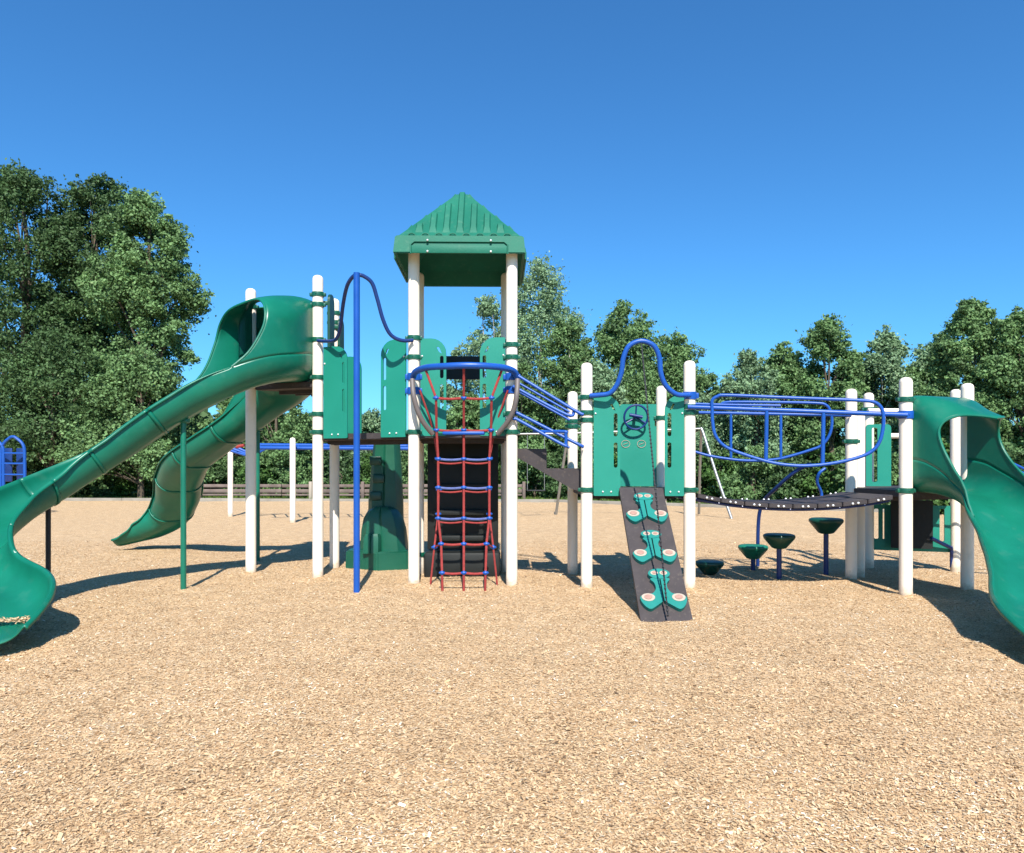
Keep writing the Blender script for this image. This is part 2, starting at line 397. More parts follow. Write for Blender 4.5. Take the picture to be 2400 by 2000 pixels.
# ------------------------------------------------------------ play structure
ROOT = thing('play_structure', (0, 8.6, 0), 'large green, blue and cream play structure with roofed tower, slides and plank bridge', 'play structure')
def sub(name, bm, m, parent, label=None, smooth=True): return obj(name, bm, m, parent, smooth, label)
XY = {}
PR = .0635
def post(key, px, base, top, clamps=(), label=None, d=None):
    s = (base - HOR) / CAMH; d = d or F / s
    x = (px - 1200) * d / F; XY[key] = (x, d)
    zt = CAMH - (top - HOR) * d / F
    bm = NB()
    lathe(bm, (x, d, 0), [(PR, -.3), (PR, zt - .055), (PR * .97, zt - .038), (PR * .87, zt - .022), (PR * .7, zt - .010), (PR * .4, zt - .001), (0, zt + .002)], 28)
    po = obj('post', bm, M_POST, ROOT, angle=30, label=label)
    for c in clamps:
        y, blue = (c, False) if not isinstance(c, tuple) else c
        z = CAMH - (y - HOR) * d / F
        bm = NB(); h = .026 if not blue else .04
        lathe(bm, (x, d, z), [(PR, -h), (PR + .010, -h), (PR + .012, -h * .6), (PR + .012, h * .6), (PR + .010, h), (PR, h)], 28)
        for sx in (-1, 1):
            box(bm, (x + sx * (PR + .018), d, z), (.03, .05, h * 1.5), None, .004)
        ball(bm, (x - .004, d - PR - .012, z), .009, 1)
        sub('clamp', bm, M_BLUE if blue else M_CLAMP, po)
    return po
post('L1', 745, 1355, 646, (691, 715, 797, 885, 971, 1013))
post('L0', 588, 1346, 677, (720, 900))
post('L2', 784, 1331, 701, (735, 757, 1015))
post('T1', 970, 1372, 560, (793, 838, (884, True), (917, True), 1013))
post('T2', 1199.5, 1375, 560, (809, 838, (884, True), (915, True), 970, 1013))
post('T3', 982, 1344, 640, (800, 1016, 1299))
post('T4', 1186, 1342, 640, (803, 1016))
post('M1', 1375, 1380, 851, (932, 968, 985, 1148))
post('M2', 1616, 1382, 846, ((928, True), 954, 968, 1148))
post('M3', 1342, 1345, 918, (988, 1000))
post('M4', 1550, 1346, 905, (980,))
post('R1', 2123, 1399, 885, (937, (973, True), 1150))
post('R2', 1995, 1361, 912, (1035,))
post('R3', 2267, 1386, 899, (960, 1160))
post('R4', 2036, 1330, 921, (960,))
post('R5', 2240, 1338, 913, ())
post('R6', 2014, 1350, 968, ())
def v3(k, z): return Vector((XY[k][0], XY[k][1], z))
ZT, ZL, ZM, ZR = 1.735, 2.37, 1.09, 1.09
# decks: slab with perforated look (ridge lip)
def deck(keys, z, inset=.0, th=.075, label=None):
    pts = [Vector((XY[k][0], XY[k][1], 0)) if isinstance(k, str) else Vector((k[0], k[1], 0)) for k in keys]
    c = sum(pts, Vector()) / len(pts)
    bm = NB(); lo = []; hi = []
    for p in pts:
        q = p + (c - p).normalized() * inset
        lo.append(bm.verts.new((q.x, q.y, z - th))); hi.append(bm.verts.new((q.x, q.y, z)))
    bm.faces.new(hi); bm.faces.new(lo[::-1])
    n = len(pts)
    for i in range(n): bm.faces.new((lo[i], lo[(i + 1) % n], hi[(i + 1) % n], hi[i]))
    bmesh.ops.bevel(bm, geom=bm.edges[:], offset=.008, segments=2, affect='EDGES')
    # stiffening ribs beneath
    for k in (.3, .5, .7):
        A = pts[0].lerp(pts[-1], k); B = pts[1].lerp(pts[2], k)
        d = (B - A); box(bm, ((A + B) / 2) + Vector((0, 0, z - th - .02)), (d.length * .88, .03, .045), Matrix.Rotation(math.atan2(d.y, d.x), 3, 'Z'))
    return obj('deck', bm, M_DECK, ROOT, smooth=False, label=label)
deck(['T1', 'T2', 'T4', 'T3'], ZT)
deck(['L1', 'T1', 'T3', 'L2'], ZT - .004)
deck(['L0', 'L1', 'L2'], ZL, label='highest triangular deck at the slide entrances')
deck(['M1', 'M2', 'M4', 'M3'], ZM)
deck(['R1', 'R3', 'R5', 'R4', 'R2'], ZR)
# guard panels
def slot(cx, z0, z1, w): return rrect(cx - w / 2, z0, cx + w / 2, z1, (w / 2 - .001,) * 4, 4)
def guard(A, B, u0, u1, z0, z1, open_side, m=M_PANEL, slots=True, label=None, off=0.0, bolts=True, rad=.17):
    A = Vector((*A, 0)); B = Vector((*B, 0)); X = (B - A).normalized()
    r = [.012, .012, .012, .012]
    if open_side == 'r': r[2] = rad
    else: r[3] = rad
    if z1 - z0 < .4: r = [.01] * 4
    outer = rrect(u0, z0, u1, z1, r)
    holes = []
    if slots:
        sx = (u1 - .05) if open_side == 'r' else (u0 + .05)
        H = z1 - z0; wd = .042
        holes = [slot(sx, z0 + H * .28, z0 + H * .53, wd), slot(sx, z0 + H * .59, z0 + H * .82, wd)]
        sg = -1 if open_side == 'r' else 1
        c = (sx + sg * .022, z0 + H * .88); holes.append([(c[0] + a * math.cos(R(60)) * 1 - b * .5 * 0, c[1] + q) for a, b, q in ()] or [(c[0] - sg * .022, c[1] - .04), (c[0] + sg * .012, c[1] - .02), (c[0] + sg * .038, c[1] + .032), (c[0] + sg * .012, c[1] + .035)][::(1 if sg > 0 else -1)])
    bm = NB(); O = A - Vector((0, 0, 0)) + X.cross(Vector((0, 0, 1))) * (PR * 0 + off)
    plate(bm, O, X, (0, 0, 1), outer, holes, .019)
    p = obj('guard_panel', bm, m, ROOT, smooth=False, label=label)
    if bolts:
        mid = (u0 + u1) / 2
        for q, zq in ((mid - .045, z0 + .045), (mid + .045, z0 + .045), ((u0 + .02) if open_side == 'r' else (u1 - .02), z1 - .2)):
            bm = NB(); ball(bm, O + X * q + X.cross(Vector((0, 0, 1))) * .012 + Vector((0, 0, zq)), .011, 2)
            obj('bolt', bm, M_BOLT, p)
    return p
def upos(px, A, B):
    p = onpl(px, HOR, A, B); return (Vector((p.x, p.y)) - Vector(A)).length
A, B = XY['L1'], XY['T1']
guard(A, B, upos(763, A, B), upos(818, A, B), ZT - .06, ZT + 1.03, 'r', off=.03, label='guard panel beside the fire pole, left side')
guard(A, B, upos(897, A, B), upos(955, A, B), ZT - .06, ZT + 1.05, 'l', off=.03, label='guard panel beside the fire pole, right side')
A, B = XY['T1'], XY['T2']
guard(A, B, upos(986, A, B), upos(1046, A, B), ZT - .05, ZT + 1.05, 'r', label='guard panel left of the net climber')
guard(A, B, upos(1125, A, B), upos(1184, A, B), ZT - .05, ZT + 1.05, 'l', label='guard panel right of the net climber')
A, B = XY['L2'], XY['T3']
guard(A, B, .07, upos(847, A, B), ZT - .03, ZT + 1.05, 'r', bolts=False)
A, B = XY['M1'], XY['M2']
guard(A, B, upos(1391, A, B), upos(1453, A, B), ZM - .07, ZM + 1.03, 'r', off=.025, label='guard panel left of the climbing ramp')
guard(A, B, upos(1557, A, B), upos(1602, A, B), ZM - .07, ZM + 1.03, 'l', off=.025, label='guard panel right of the climbing ramp')
# side plates at the top deck (seen nearly edge on)
for px, d, zt_ in ((770, 8.84, 3.46), (794, 9.52, 3.30)):
    bm = NB(); x = (px - 1200) * d / F
    plate(bm, (x, d, 0), (0, 1, 0), (0, 0, 1), rrect(0, ZL, .24, zt_, (.01, .01, .1, .1)), [], .03)
    sp_ = obj('guard_panel', bm, M_DGREEN, ROOT, smooth=False, label='dark green side plate beside the top deck post')
    bm = NB(); box(bm, (x - .05, d + .03, zt_ - .12), (.09, .03, .05), None, .006); obj('bracket', bm, M_CLAMP, sp_)
# edge-on green panel on the stair side of the middle tower
A, B = XY['M1'], XY['M3']
guard(A, B, .08, .18, ZM - .07, ZM + .95, 'r', slots=False, bolts=False, rad=.05)
# right tower panel with a slot (behind the bridge rail)
A, B = XY['R2'], XY['R5']
def pxpanel(name, A, B, x0, x1, y0, y1, th, m, holes=(), rad=.04, label=None, parent=None):
    a = onpl(x0, y1, A, B); b = onpl(x1, y1, A, B); c = onpl(x0, y0, A, B)
    X = Vector((b.x - a.x, b.y - a.y, 0)); W = X.length; H = c.z - a.z
    outer = rrect(0, 0, W, H, (.01, .01, rad, rad)); hs_ = []
    for hx0, hx1, hy0, hy1 in holes:
        u0 = (hx0 - x0) / (x1 - x0) * W; u1 = (hx1 - x0) / (x1 - x0) * W
        v0 = (y1 - hy1) / (y1 - y0) * H; v1 = (y1 - hy0) / (y1 - y0) * H
        q = min(u1 - u0, v1 - v0) * .3
        hs_.append(rrect(u0, v0, u1, v1, (q,) * 4, 3))
    bm = NB(); plate(bm, a, X, (0, 0, 1), outer, hs_, th)
    return obj(name, bm, m, parent or ROOT, smooth=False, label=label)
A, B = (4.0, 9.35), (5.4, 9.25)
pxpanel('guard_panel', A, B, 2029, 2088, 995, 1140, .02, M_PANEL, ((2043, 2056, 1003, 1130),), .05, 'slotted guard panel at the back of the right tower')
A, B = XY['R4'], XY['R5']
pxpanel('ground_panel', A, B, 2022, 2243, 1183, 1288, .03, M_PANEL, ((2027, 2032, 1192, 1262), (2049, 2060, 1192, 1262), (2070, 2074, 1192, 1262), (2203, 2214, 1190, 1264), (2229, 2235, 1205, 1264)), .01, 'slotted green panel under the right tower deck')
for a, b, r in (((2034, 963), (2110, 963), .03), ((2072, 963), (2072, 1140), .018), ((2080, 1022), (2112, 1022), .035), ((2246, 1000), (2246, 1180), .02)):
    bm = NB(); tube(bm, [P(*a, 9.55), P(*b, 9.55)], r, 12)
    obj('cream_rail', bm, M_POST, ROOT)
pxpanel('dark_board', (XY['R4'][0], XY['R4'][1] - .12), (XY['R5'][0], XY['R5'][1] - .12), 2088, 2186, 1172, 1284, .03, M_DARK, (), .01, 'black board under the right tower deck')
bm = NB(); tube(bm, [P(2183, 1262, 9.3), P(2230, 1285, 9.3)], .025, 10); tube(bm, [P(2230, 1285, 9.3), P(2230, 1330, 9.35)], .02, 10)
obj('brace_bar', bm, M_NAVY, ROOT)
# middle tower: wheel panel at the back
A, B = XY['M3'], XY['M4']
wp = pxpanel('wheel_panel', A, B, 1453, 1543, 948, 1140, .022, M_PANEL, ((1534, 1541, 985, 1000),), .03, 'green back panel with steering wheel')
bm = NB()
cw = onpl(1486, 980, A, B) + Vector((0, -.14, 0))
tilt = Matrix.Rotation(R(12), 3, 'X')
ring = [cw + tilt @ Vector((.145 * math.cos(a), 0, .150 * math.sin(a))) for a in [2 * math.pi * k / 28 for k in range(28)]]
tube(bm, ring, .013, 8, closed=True)
for a in (90, 210, 330): tube(bm, [cw + Vector((0, .02, 0)), cw + tilt @ Vector((.14 * math.cos(R(a)), 0, .145 * math.sin(R(a))))], .010, 8)
tube(bm, [cw, cw + Vector((0, .13, 0))], .02, 10)
tube(bm, [cw + Vector((-.08, 0, .03)), cw + Vector((.08, 0, .0))], .022, 10)
obj('steering_wheel', bm, M_NAVY, wp)
for px in (1466, 1503):
    bm = NB(); c = onpl(px, 1041, A, B) + Vector((0, -.016, 0))
    tube(bm, [c + Vector((.052 * math.cos(a), 0, .045 * math.sin(a))) for a in [2 * math.pi * k / 20 for k in range(20)]], .0035, 6, closed=True)
    tube(bm, [c + Vector((-.03, 0, -.008)), c + Vector((.03, 0, .012))], .003, 6)
    obj('engraved_dial', bm, M_CREAM, wp)
# blue arch + chain over the climbing ramp
A, B = XY['M1'], XY['M2']
def curve_px(L, d=None, A=None, B=None, bul=0):
    out = []
    for i, q in enumerate(L):
        p = onpl(q[0], q[1], A, B) if d is None else P(q[0], q[1], q[2] if len(q) > 2 else d)
        out.append(p)
    return out
ar = curve_px([(1380, 930), (1402, 929), (1425, 925), (1441, 906), (1451, 876), (1455, 845), (1468, 818), (1496, 807), (1524, 818), (1537, 845), (1541, 880), (1553, 908), (1577, 927), (1600, 929), (1612, 929)], A=A, B=B)
for i, p in enumerate(ar): p.y -= .10 + .10 * math.sin(math.pi * i / (len(ar) - 1))
bm = NB(); tube(bm, cat(ar, 6), .027, 14); ar_o = obj('handhold_arch', bm, M_BLUE, ROOT, label='blue arch above the climbing ramp')
# climbing ramp
rt = Vector((1.40, 7.86, ZM + .0)); rb = Vector((1.39, 6.49, -.06)); RW = .235
rdir = (rb - rt).normalized(); rx = Vector((1, 0, 0)); rn = rdir.cross(rx).normalized()
if rn.z < 0: rn = -rn
bm = NB()
plate(bm, rt - rn * .02, rx, rdir, rrect(-RW, -.03, RW, (rb - rt).length, (.01,) * 4, 2), [], .04)
ramp = obj('climbing_ramp', bm, M_DECK, ROOT, smooth=False, label='sloping brown climbing ramp with teal holds')
for sx in (-1, 1):
    bm = NB(); tube(bm, [rt - rn * .06 + rx * sx * (RW - .03), rb - rn * .06 + rx * sx * (RW - .03)], .022, 8)
    obj('ramp_frame', bm, M_DECK, ramp)
LR = (rb - rt).length
def rp(u, v, h=0): return rt + rx * u + rdir * v * LR + rn * h
def hold(v0, v1):
    def pt(u, v): return (u * 1.22, (v0 + (v1 - v0) * v) * LR)
    left = [(-.005, .12), (-.03, .20), (-.075, .26), (-.05, .36), (-.045, .5), (-.075, .62), (-.13, .64), (-.175, .72), (-.155, .9), (-.11, 1.0), (-.06, .92), (-.02, .84), (-.005, .8)]
    right = [(-u, v) for u, v in left][::-1]
    bm = NB()
    for sh in (left, right):
        sm = cat([Vector((*pt(*q), 0)) for q in sh], 4)
        plate(bm, rt + rn * .022, rx, rdir, [(p.x, p.y) for p in sm][::1], [], .04)
    # upper knob
    plate(bm, rt + rn * .024, rx, rdir, [(pt(.085 * math.cos(a), .13 + .13 * math.sin(a))) for a in [2 * math.pi * k / 20 for k in range(20)]], [], .044)
    h = obj('climbing_hold', bm, M_TEAL, ramp, smooth=False)
    for (u, v, a, b) in ((-.043, .11, .036, .024), (.043, .11, .036, .024), (-.140, .72, .062, .042), (.140, .72, .062, .042)):
        c0 = rt + rx * u + rdir * ((v0 + (v1 - v0) * v) * LR) + rn * .046
        ci = [(a * math.cos(q), b * math.sin(q) * (1 if math.sin(q) < 0 else 1.15)) for q in [2 * math.pi * k / 18 for k in range(18)]]
        bm = NB(); bp = NB(); plate(bm, c0 - rn * .003, rx, rdir, ci, [], .008)
        plate(bp, c0 + rn * .003, rx, rdir, [(p[0] * .6, p[1] * .6) for p in ci], [], .006)
        obj('grip_pad', bm, M_CREAM, h if False else ramp, smooth=False); obj('grip_centre', bp, M_PINK, ramp, smooth=False)
hold(.055, .30); hold(.37, .61); hold(.66, .93)
# chain hanging from the arch to the ramp foot
bm = NB()
c0 = ar[7] - Vector((0, 0, .04)); c1 = rb + rn * .03 + Vector((.0, .0, .05))
n = 70
for k in range(n + 1):
    q = c0.lerp(c1, k / n); q.z -= .02 * math.sin(math.pi * k / n)
    ball(bm, q, .0115, 1, (1.0, 1, 1.3))
    if k < n:
        q2 = c0.lerp(c1, (k + 1) / n); q2.z -= .02 * math.sin(math.pi * (k + 1) / n); tube(bm, [q, q2], .007, 5)
obj('climbing_chain', bm, M_BLACK, ramp)
# ---- roof
cx = sum(XY[k][0] for k in ('T1', 'T2', 'T3', 'T4')) / 4; cy = sum(XY[k][1] for k in ('T1', 'T2', 'T3', 'T4')) / 4
rc = Vector((cx, cy, 0)); hw = .725; zb, zf, za = 3.675, 3.87, 4.565
yaw = Matrix.Rotation(R(1.0), 3, 'Z')
def rr_(x, y, z): return rc + yaw @ Vector((x, y, 0)) + Vector((0, 0, z))
bm = NB()
def quadf(bm, *p): return bm.faces.new([bm.verts.new(q) for q in p])
cs = [(-1, -1), (1, -1), (1, 1), (-1, 1)]
h2 = hw - .02
outer_lo = [bm.verts.new(rr_(a * hw, b * hw, zb)) for a, b in cs]; outer_hi = [bm.verts.new(rr_(a * h2, b * h2, zf)) for a, b in cs]
in_hi = [bm.verts.new(rr_(a * (h2 - .035), b * (h2 - .035), zf + .012)) for a, b in cs]
ap = [bm.verts.new(rr_(a * .07, b * .07, za)) for a, b in cs]
inn = [bm.verts.new(rr_(a * (hw - .03), b * (hw - .03), zb)) for a, b in cs]; inh = [bm.verts.new(rr_(a * (h2 - .05), b * (h2 - .05), zf - .03)) for a, b in cs]
iap = bm.verts.new(rr_(0, 0, za - .06))
for i in range(4):
    j = (i + 1) % 4
    bm.faces.new((outer_lo[i], outer_lo[j], outer_hi[j], outer_hi[i])); bm.faces.new((outer_hi[i], outer_hi[j], in_hi[j], in_hi[i]))
    bm.faces.new((in_hi[i], in_hi[j], ap[j], ap[i])); bm.faces.new((outer_lo[j], outer_lo[i], inn[i], inn[j])); bm.faces.new((inn[j], inn[i], inh[i], inh[j])); bm.faces.new((inh[j], inh[i], iap))
bm.faces.new(ap)
bmesh.ops.bevel(bm, geom=[e for e in bm.edges if not e.is_boundary], offset=.010, segments=2, affect='EDGES')
roof = obj('roof', bm, M_ROOF, ROOT, label='ribbed green pyramid roof')
bm = NB()
slope = math.atan2(za - zf, h2 - .035 - .05)
for f in range(4):
    rot = Matrix.Rotation(R(90 * f), 3, 'Z')
    def q3(x, y, z): v = rot @ Vector((x, y, 0)); return rr_(v.x, v.y, z)
    for k in range(-3, 4):
        x = k * .15; top = (h2 - .05) - abs(x) - .07
        if top < .1: top = .06 if abs(k) < 5 else 0
        y0, y1 = -(h2 - .06), -(h2 - .05) + max(.05, top if k else .60)
        def zz(y): return zf + .012 + (y + (h2 - .035)) * math.tan(slope)
        if y1 <= y0 + .02: continue
        wd = .048; hgt = .045
        a = [q3(x - wd, y0, zz(y0) - .02), q3(x + wd, y0, zz(y0) - .02), q3(x + wd, y1, zz(y1) - .02), q3(x - wd, y1, zz(y1) - .02)]
        b = [q3(x - wd * .55, y0 + .05, zz(y0 + .05) + hgt), q3(x + wd * .55, y0 + .05, zz(y0 + .05) + hgt), q3(x + wd * .55, y1 - .03, zz(y1 - .03) + hgt), q3(x - wd * .55, y1 - .03, zz(y1 - .03) + hgt)]
        va = [bm.verts.new(p) for p in a]; vb = [bm.verts.new(p) for p in b]
        bm.faces.new(vb)
        for i in range(4): bm.faces.new((va[i], va[(i + 1) % 4], vb[(i + 1) % 4], vb[i]))
    # scallops between ribs at the eave
    for k in range(-5, 5):
        x = (k + .5) * .15
        if abs(x) > h2 - .04: continue
        ring = [q3(x + .045 * math.cos(a), -(h2 - .012) + .008, zf - .004 + .035 * math.sin(a)) for a in [math.pi * i / 8 for i in range(9)]]
        tube(bm, ring, .010, 6)
rib = bpy.data.meshes.new('ribs'); bmesh.ops.recalc_face_normals(bm, faces=bm.faces); bm.to_mesh(rib); bm.free()
bm = NB(); bm.from_mesh(roof.data); bm.from_mesh(rib); bm.to_mesh(roof.data); bm.free(); bpy.data.meshes.remove(rib)
roof.data.set_sharp_from_angle(angle=R(30))
for f in range(4):
    bm = NB()
    rot = Matrix.Rotation(R(90 * f), 3, 'Z')
    def q3(x, y, z): v = rot @ Vector((x, y, 0)); return rr_(v.x, v.y, z)
    L_ = [q3(-.53, -hw - .004, zb - .01), q3(-.53, -hw - .002, zb + .09), q3(-.49, -hw + .002, zb + .125), q3(.49, -hw + .002, zb + .125), q3(.53, -hw - .002, zb + .09), q3(.53, -hw - .004, zb - .01)]
    tube(bm, L_, .009, 6)
    c = q3(0, -hw - .008, zb + .035); box(bm, c, (1.04, .02, .085), yaw @ rot, .005)
    obj('fascia_rail', bm, M_ROOF, roof)
for x in (-.345, .345):
    for z in (.01, .13): 
        bm = NB(); ball(bm, rr_(x, -hw - .022, zb + z), .013, 2); obj('bolt', bm, M_BOLT, roof)
# ---- fire pole
fb = P(836, 1390, 7.75); fx = fb.x
bm = NB(); tube(bm, [Vector((fx, 7.75, -.2)), Vector((fx, 7.75, 3.40)), Vector((fx, 7.75, 3.41))], .034, 18)
fp = obj('fire_pole', bm, M_BLUE, ROOT, label='tall straight blue fire pole')
d1, d2 = XY['L1'][1], XY['T1'][1]
ap_ = [P(745, 799, d1 - .08), P(765, 800, d1 - .16), P(786, 797, d1 - .30), P(797, 772, d1 - .42), P(804, 715, 8.1), P(813, 672, 7.92), P(826, 650, 7.82), P(838, 645, 7.78), P(853, 648, 7.80), P(872, 664, 7.84), P(884, 700, 7.88), P(898, 750, 7.93), P(915, 784, 7.98), P(940, 798, 8.03), P(968, 798, 8.1)]
bm = NB(); tube(bm, cat(ap_, 6), .021, 12); sub('pole_arch', bm, M_NAVY, fp)
# ---- tower back: dark board, and climbing wall with the deck's shade painted into its colour
A, B = XY['T3'], XY['T4']
pxpanel('dark_board', A, B, 1030, 1134, 835, 889, .03, M_DARK, (), .01, 'dark board at the back of the tower')
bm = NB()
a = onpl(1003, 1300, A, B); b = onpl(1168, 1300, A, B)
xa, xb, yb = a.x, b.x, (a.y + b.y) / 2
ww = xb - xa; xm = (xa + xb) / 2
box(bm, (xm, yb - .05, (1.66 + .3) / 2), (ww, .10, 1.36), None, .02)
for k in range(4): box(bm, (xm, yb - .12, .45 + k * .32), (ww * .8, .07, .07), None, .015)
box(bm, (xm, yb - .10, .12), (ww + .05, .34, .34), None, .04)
obj('climbing_wall', bm, M_DARK, ROOT, label='climbing wall behind the rope net, deck shade painted in as near-black')
# ---- green pod climber under the left bay
M_CLIMB = mat('climber green', (0.0041, 0.0782, 0.0442), .4, .5, .12, 4, .1, 40)
def climber():
    d0 = 9.42; s = F / d0
    def X(px): return (px - 1200) / s
    bm = NB()
    # V-fronted base slab
    pts = [(X(803), d0 + .12), (X(888), d0 - .12), (X(957), d0 + .02), (X(960), d0 + .5), (X(806), d0 + .55)]
    def prism(pts, z0, z1, inset=0):
        c = Vector((sum(p[0] for p in pts) / len(pts), sum(p[1] for p in pts) / len(pts)))
        lo = [bm.verts.new((p[0], p[1], z0)) for p in pts]
        hi = [bm.verts.new((p[0] + (c.x - p[0]) * inset, p[1] + (c.y - p[1]) * inset, z1)) for p in pts]
        bm.faces.new(hi); bm.faces.new(lo[::-1]); n = len(pts)
        for i in range(n): bm.faces.new((lo[i], lo[(i + 1) % n], hi[(i + 1) % n], hi[i]))
    prism(pts, -.1, .24, .03)
    bmesh.ops.bevel(bm, geom=bm.edges[:], offset=.018, segments=2, affect='EDGES')
    body = obj('pod_climber', bm, M_CLIMB, ROOT, label='solid green stepped climber under the deck')
    def loft(tab, yf, yb, name, cf=.35):
        bm = NB(); rings = []
        for z, xa, xb, fr in tab:
            xc, w = (X(xa) + X(xb)) / 2, X(xb) - X(xa); f = yf + fr
            rings.append([bm.verts.new(q) for q in ((xc - w / 2, f + .13, z), (xc - w * cf, f + .02, z), (xc - w * .04, f, z), (xc, f + .012, z), (xc + w * .04, f, z), (xc + w * cf, f + .02, z), (xc + w / 2, f + .13, z), (xc + w / 2, yb, z), (xc - w / 2, yb, z))])
        n = 9
        for A_, B_ in zip(rings, rings[1:]):
            for k in range(n): bm.faces.new((A_[k], A_[(k + 1) % n], B_[(k + 1) % n], B_[k]))
        bm.faces.new(rings[-1]); bm.faces.new(rings[0][::-1])
        bmesh.ops.bevel(bm, geom=[e for e in bm.edges if e.calc_face_angle(0) > .5], offset=.012, segments=2, affect='EDGES')
        return obj(name, bm, M_CLIMB, body, angle=35)
    loft([(.22, 838, 948, 0), (.50, 841, 942, .005), (.66, 846, 934, .015), (.76, 856, 924, .03), (.81, 872, 908, .06)], d0 + .02, d0 + .4, 'climber_lobe')
    loft([(.22, 848, 934, 0), (.9, 850, 932, .01), (1.3, 856, 928, .02), (1.66, 862, 924, .03)], d0 + .24, d0 + .5, 'climber_trunk')
    loft([(.22, 849, 893, 0), (.42, 851, 893, .005), (.47, 856, 890, .02)], d0 - .10, d0 + .2, 'climber_step', .4)
    for zz in (.95, 1.18, 1.42):
        bm = NB(); box(bm, (X(872 + (7 if zz == 1.18 else 0)), d0 + .25, zz), (.16, .05, .12), None, .02); obj('foothold', bm, M_DGREEN, body)
    return body
climber()
# ---- rope net climber
hoop = [P(968, 884, 8.06), P(975, 871, 7.98), P(1000, 862, 7.82), (P(1040, 859, 7.70)), P(1087, 857, 7.65), P(1135, 858, 7.68), P(1178, 862, 7.80), P(1203, 870, 7.95), P(1211, 884, 8.02)]
bm = NB(); tube(bm, cat(hoop, 6), .036, 14)
hp = obj('hoop_rail', bm, M_BLUE, ROOT, label='blue hoop rail above the rope net')
for sgn, pxs in ((-1, (966, 969, 978, 992, 1014)), (1, (1213, 1211, 1204, 1189, 1166))):
    bm = NB(); g_ = [P(pxs[0], 890, 8.0), P(pxs[1], 925, 7.93), P(pxs[2], 960, 7.95), P(pxs[3], 990, 8.0), P(pxs[4], 1018, 8.08)]
    tube(bm, cat(g_, 6), .028, 12); obj('side_guard', bm, M_GREYP, hp)
bm = NB(); box(bm, P(1087, 1016, 7.98), (.46, .14, .035), None, .012); obj('net_step', bm, M_BLUE, hp)
def net():
    bmr = NB(); root = None
    rows = [(933, 7.80), (1008, 7.95), (1076, 8.0), (1143, 8.0), (1215, 8.0), (1275, 7.98), (1343, 7.95)]
    xl = [1022, 1023, 1027, 1027, 1027, 1034, 1036]
    ctr = [P(1087, 862, 7.67)] + [P(1087, y, d) for y, d in rows] + [P(1087, 1378, 7.97)]
    ctr[-1].z = -.06
    def rope(pts, r=.0135, sag=0.0):
        b = NB()
        out = []
        for p, q in zip(pts, pts[1:]): out += [p.lerp(q, k / 6) - Vector((0, 0, sag * math.sin(math.pi * k / 6))) for k in range(6)]
        out.append(pts[-1]); tube(b, out, r, 8); return b
    net_o = obj('rope_net', rope(ctr), M_ROPE, ROOT, label='red rope climbing net with blue connectors')
    nodes = list(ctr[1:-1])
    for s in (-1, 1):
        f = (lambda x: x) if s < 0 else (lambda x: 2174 - x)
        L = [P(f(998), 868, 7.83)] + [P(f(x), y, d) for x, (y, d) in zip(xl, rows)]
        e = P(f(1037), 1372, 7.97); e.z = -.05; L.append(e)
        obj('rope', rope(L), M_ROPE, net_o); nodes += L[1:-1]
        # rear side net
        Bk = [P(f(984), 915, 8.02), P(f(1004), 972, 8.1), P(f(1016), 1012, 8.2), P(f(1026), 1074, 8.22), P(f(1029), 1148, 8.22), P(f(1027), 1205, 8.2), P(f(1018), 1283, 8.15)]
        e = P(f(1008), 1362, 8.2); e.z = -.03; Bk.append(e)
        obj('rope', rope(Bk, .011), M_ROPE if True else M_NAVY, net_o); nodes += Bk[2:-1]
        for i, j in ((1, 2), (2, 3), (3, 4), (4, 5), (5, 6)):
            obj('rope', rope([L[i + 1], Bk[j + 0]], .009), M_ROPE, net_o)
    for i, (y, d) in enumerate(rows):
        a, b = P(xl[i], y, d), P(2174 - xl[i], y, d)
        obj('rope', rope([a, ctr[i + 1], b], .0135, .012), M_ROPE if i in (0, 1, 5, 6) else M_ROPEB, net_o)
        if 2 <= i <= 4:
            a2, b2 = P(1024, y + 8, 8.2), P(2150, y + 8, 8.2); b2 = P(2174 - 1024, y + 8, 8.2)
            obj('rope', rope([a2, (a2 + b2) / 2, b2], .0095, .016), M_ROPE, net_o)
    for p in nodes:
        bm = NB(); ball(bm, p, .024, 2, (1.6, 1, .8)); ball(bm, p, .021, 2, (.8, 1, 1.5)); obj('connector', bm, M_BLUE, net_o)
net()
# ---- stairs from the middle tower up to the main tower
A = (XY['T2'][0], XY['T2'][1] + .12); B = (XY['M1'][0], XY['M1'][1] + .12)
def stringer(A, B, name='stair_side'):
    L = [(1208, 1052), (1281, 1052), (1281, 1098), (1362, 1098), (1362, 1153), (1340, 1146), (1208, 1070)]
    p = [onpl(x, y, A, B) for x, y in L]
    O = p[0]; X = (p[1] - p[0]); X.z = 0; X.normalize()
    o2 = [((q - O).dot(X), q.z - O.z) for q in p][::-1]
    bm = NB(); plate(bm, O, X, (0, 0, 1), o2, [], .03)
    return p, bm
p, bm = stringer(A, B)
stairs = obj('stairs', bm, M_DECK, ROOT, smooth=False, label='short brown stair between the two towers')
for (ax, bx, z) in ((p[0].x, p[1].x, p[0].z), (p[2].x, p[3].x, p[2].z)):
    bm = NB(); box(bm, ((ax + bx) / 2, A[1] + .42, z - .025), (bx - ax - .004, .80, .045), None, .006)
    obj('tread', bm, M_DECK, stairs, smooth=False)
def rail_pair(d, lines, r=.017, name='stair_rail'):
    for L in lines:
        bm = NB(); tube(bm, cat([P(x, y, dd) for x, y, dd in L], 5) if len(L) > 2 else [P(x, y, dd) for x, y, dd in L], r, 10)
        obj(name, bm, M_BLUE, stairs)
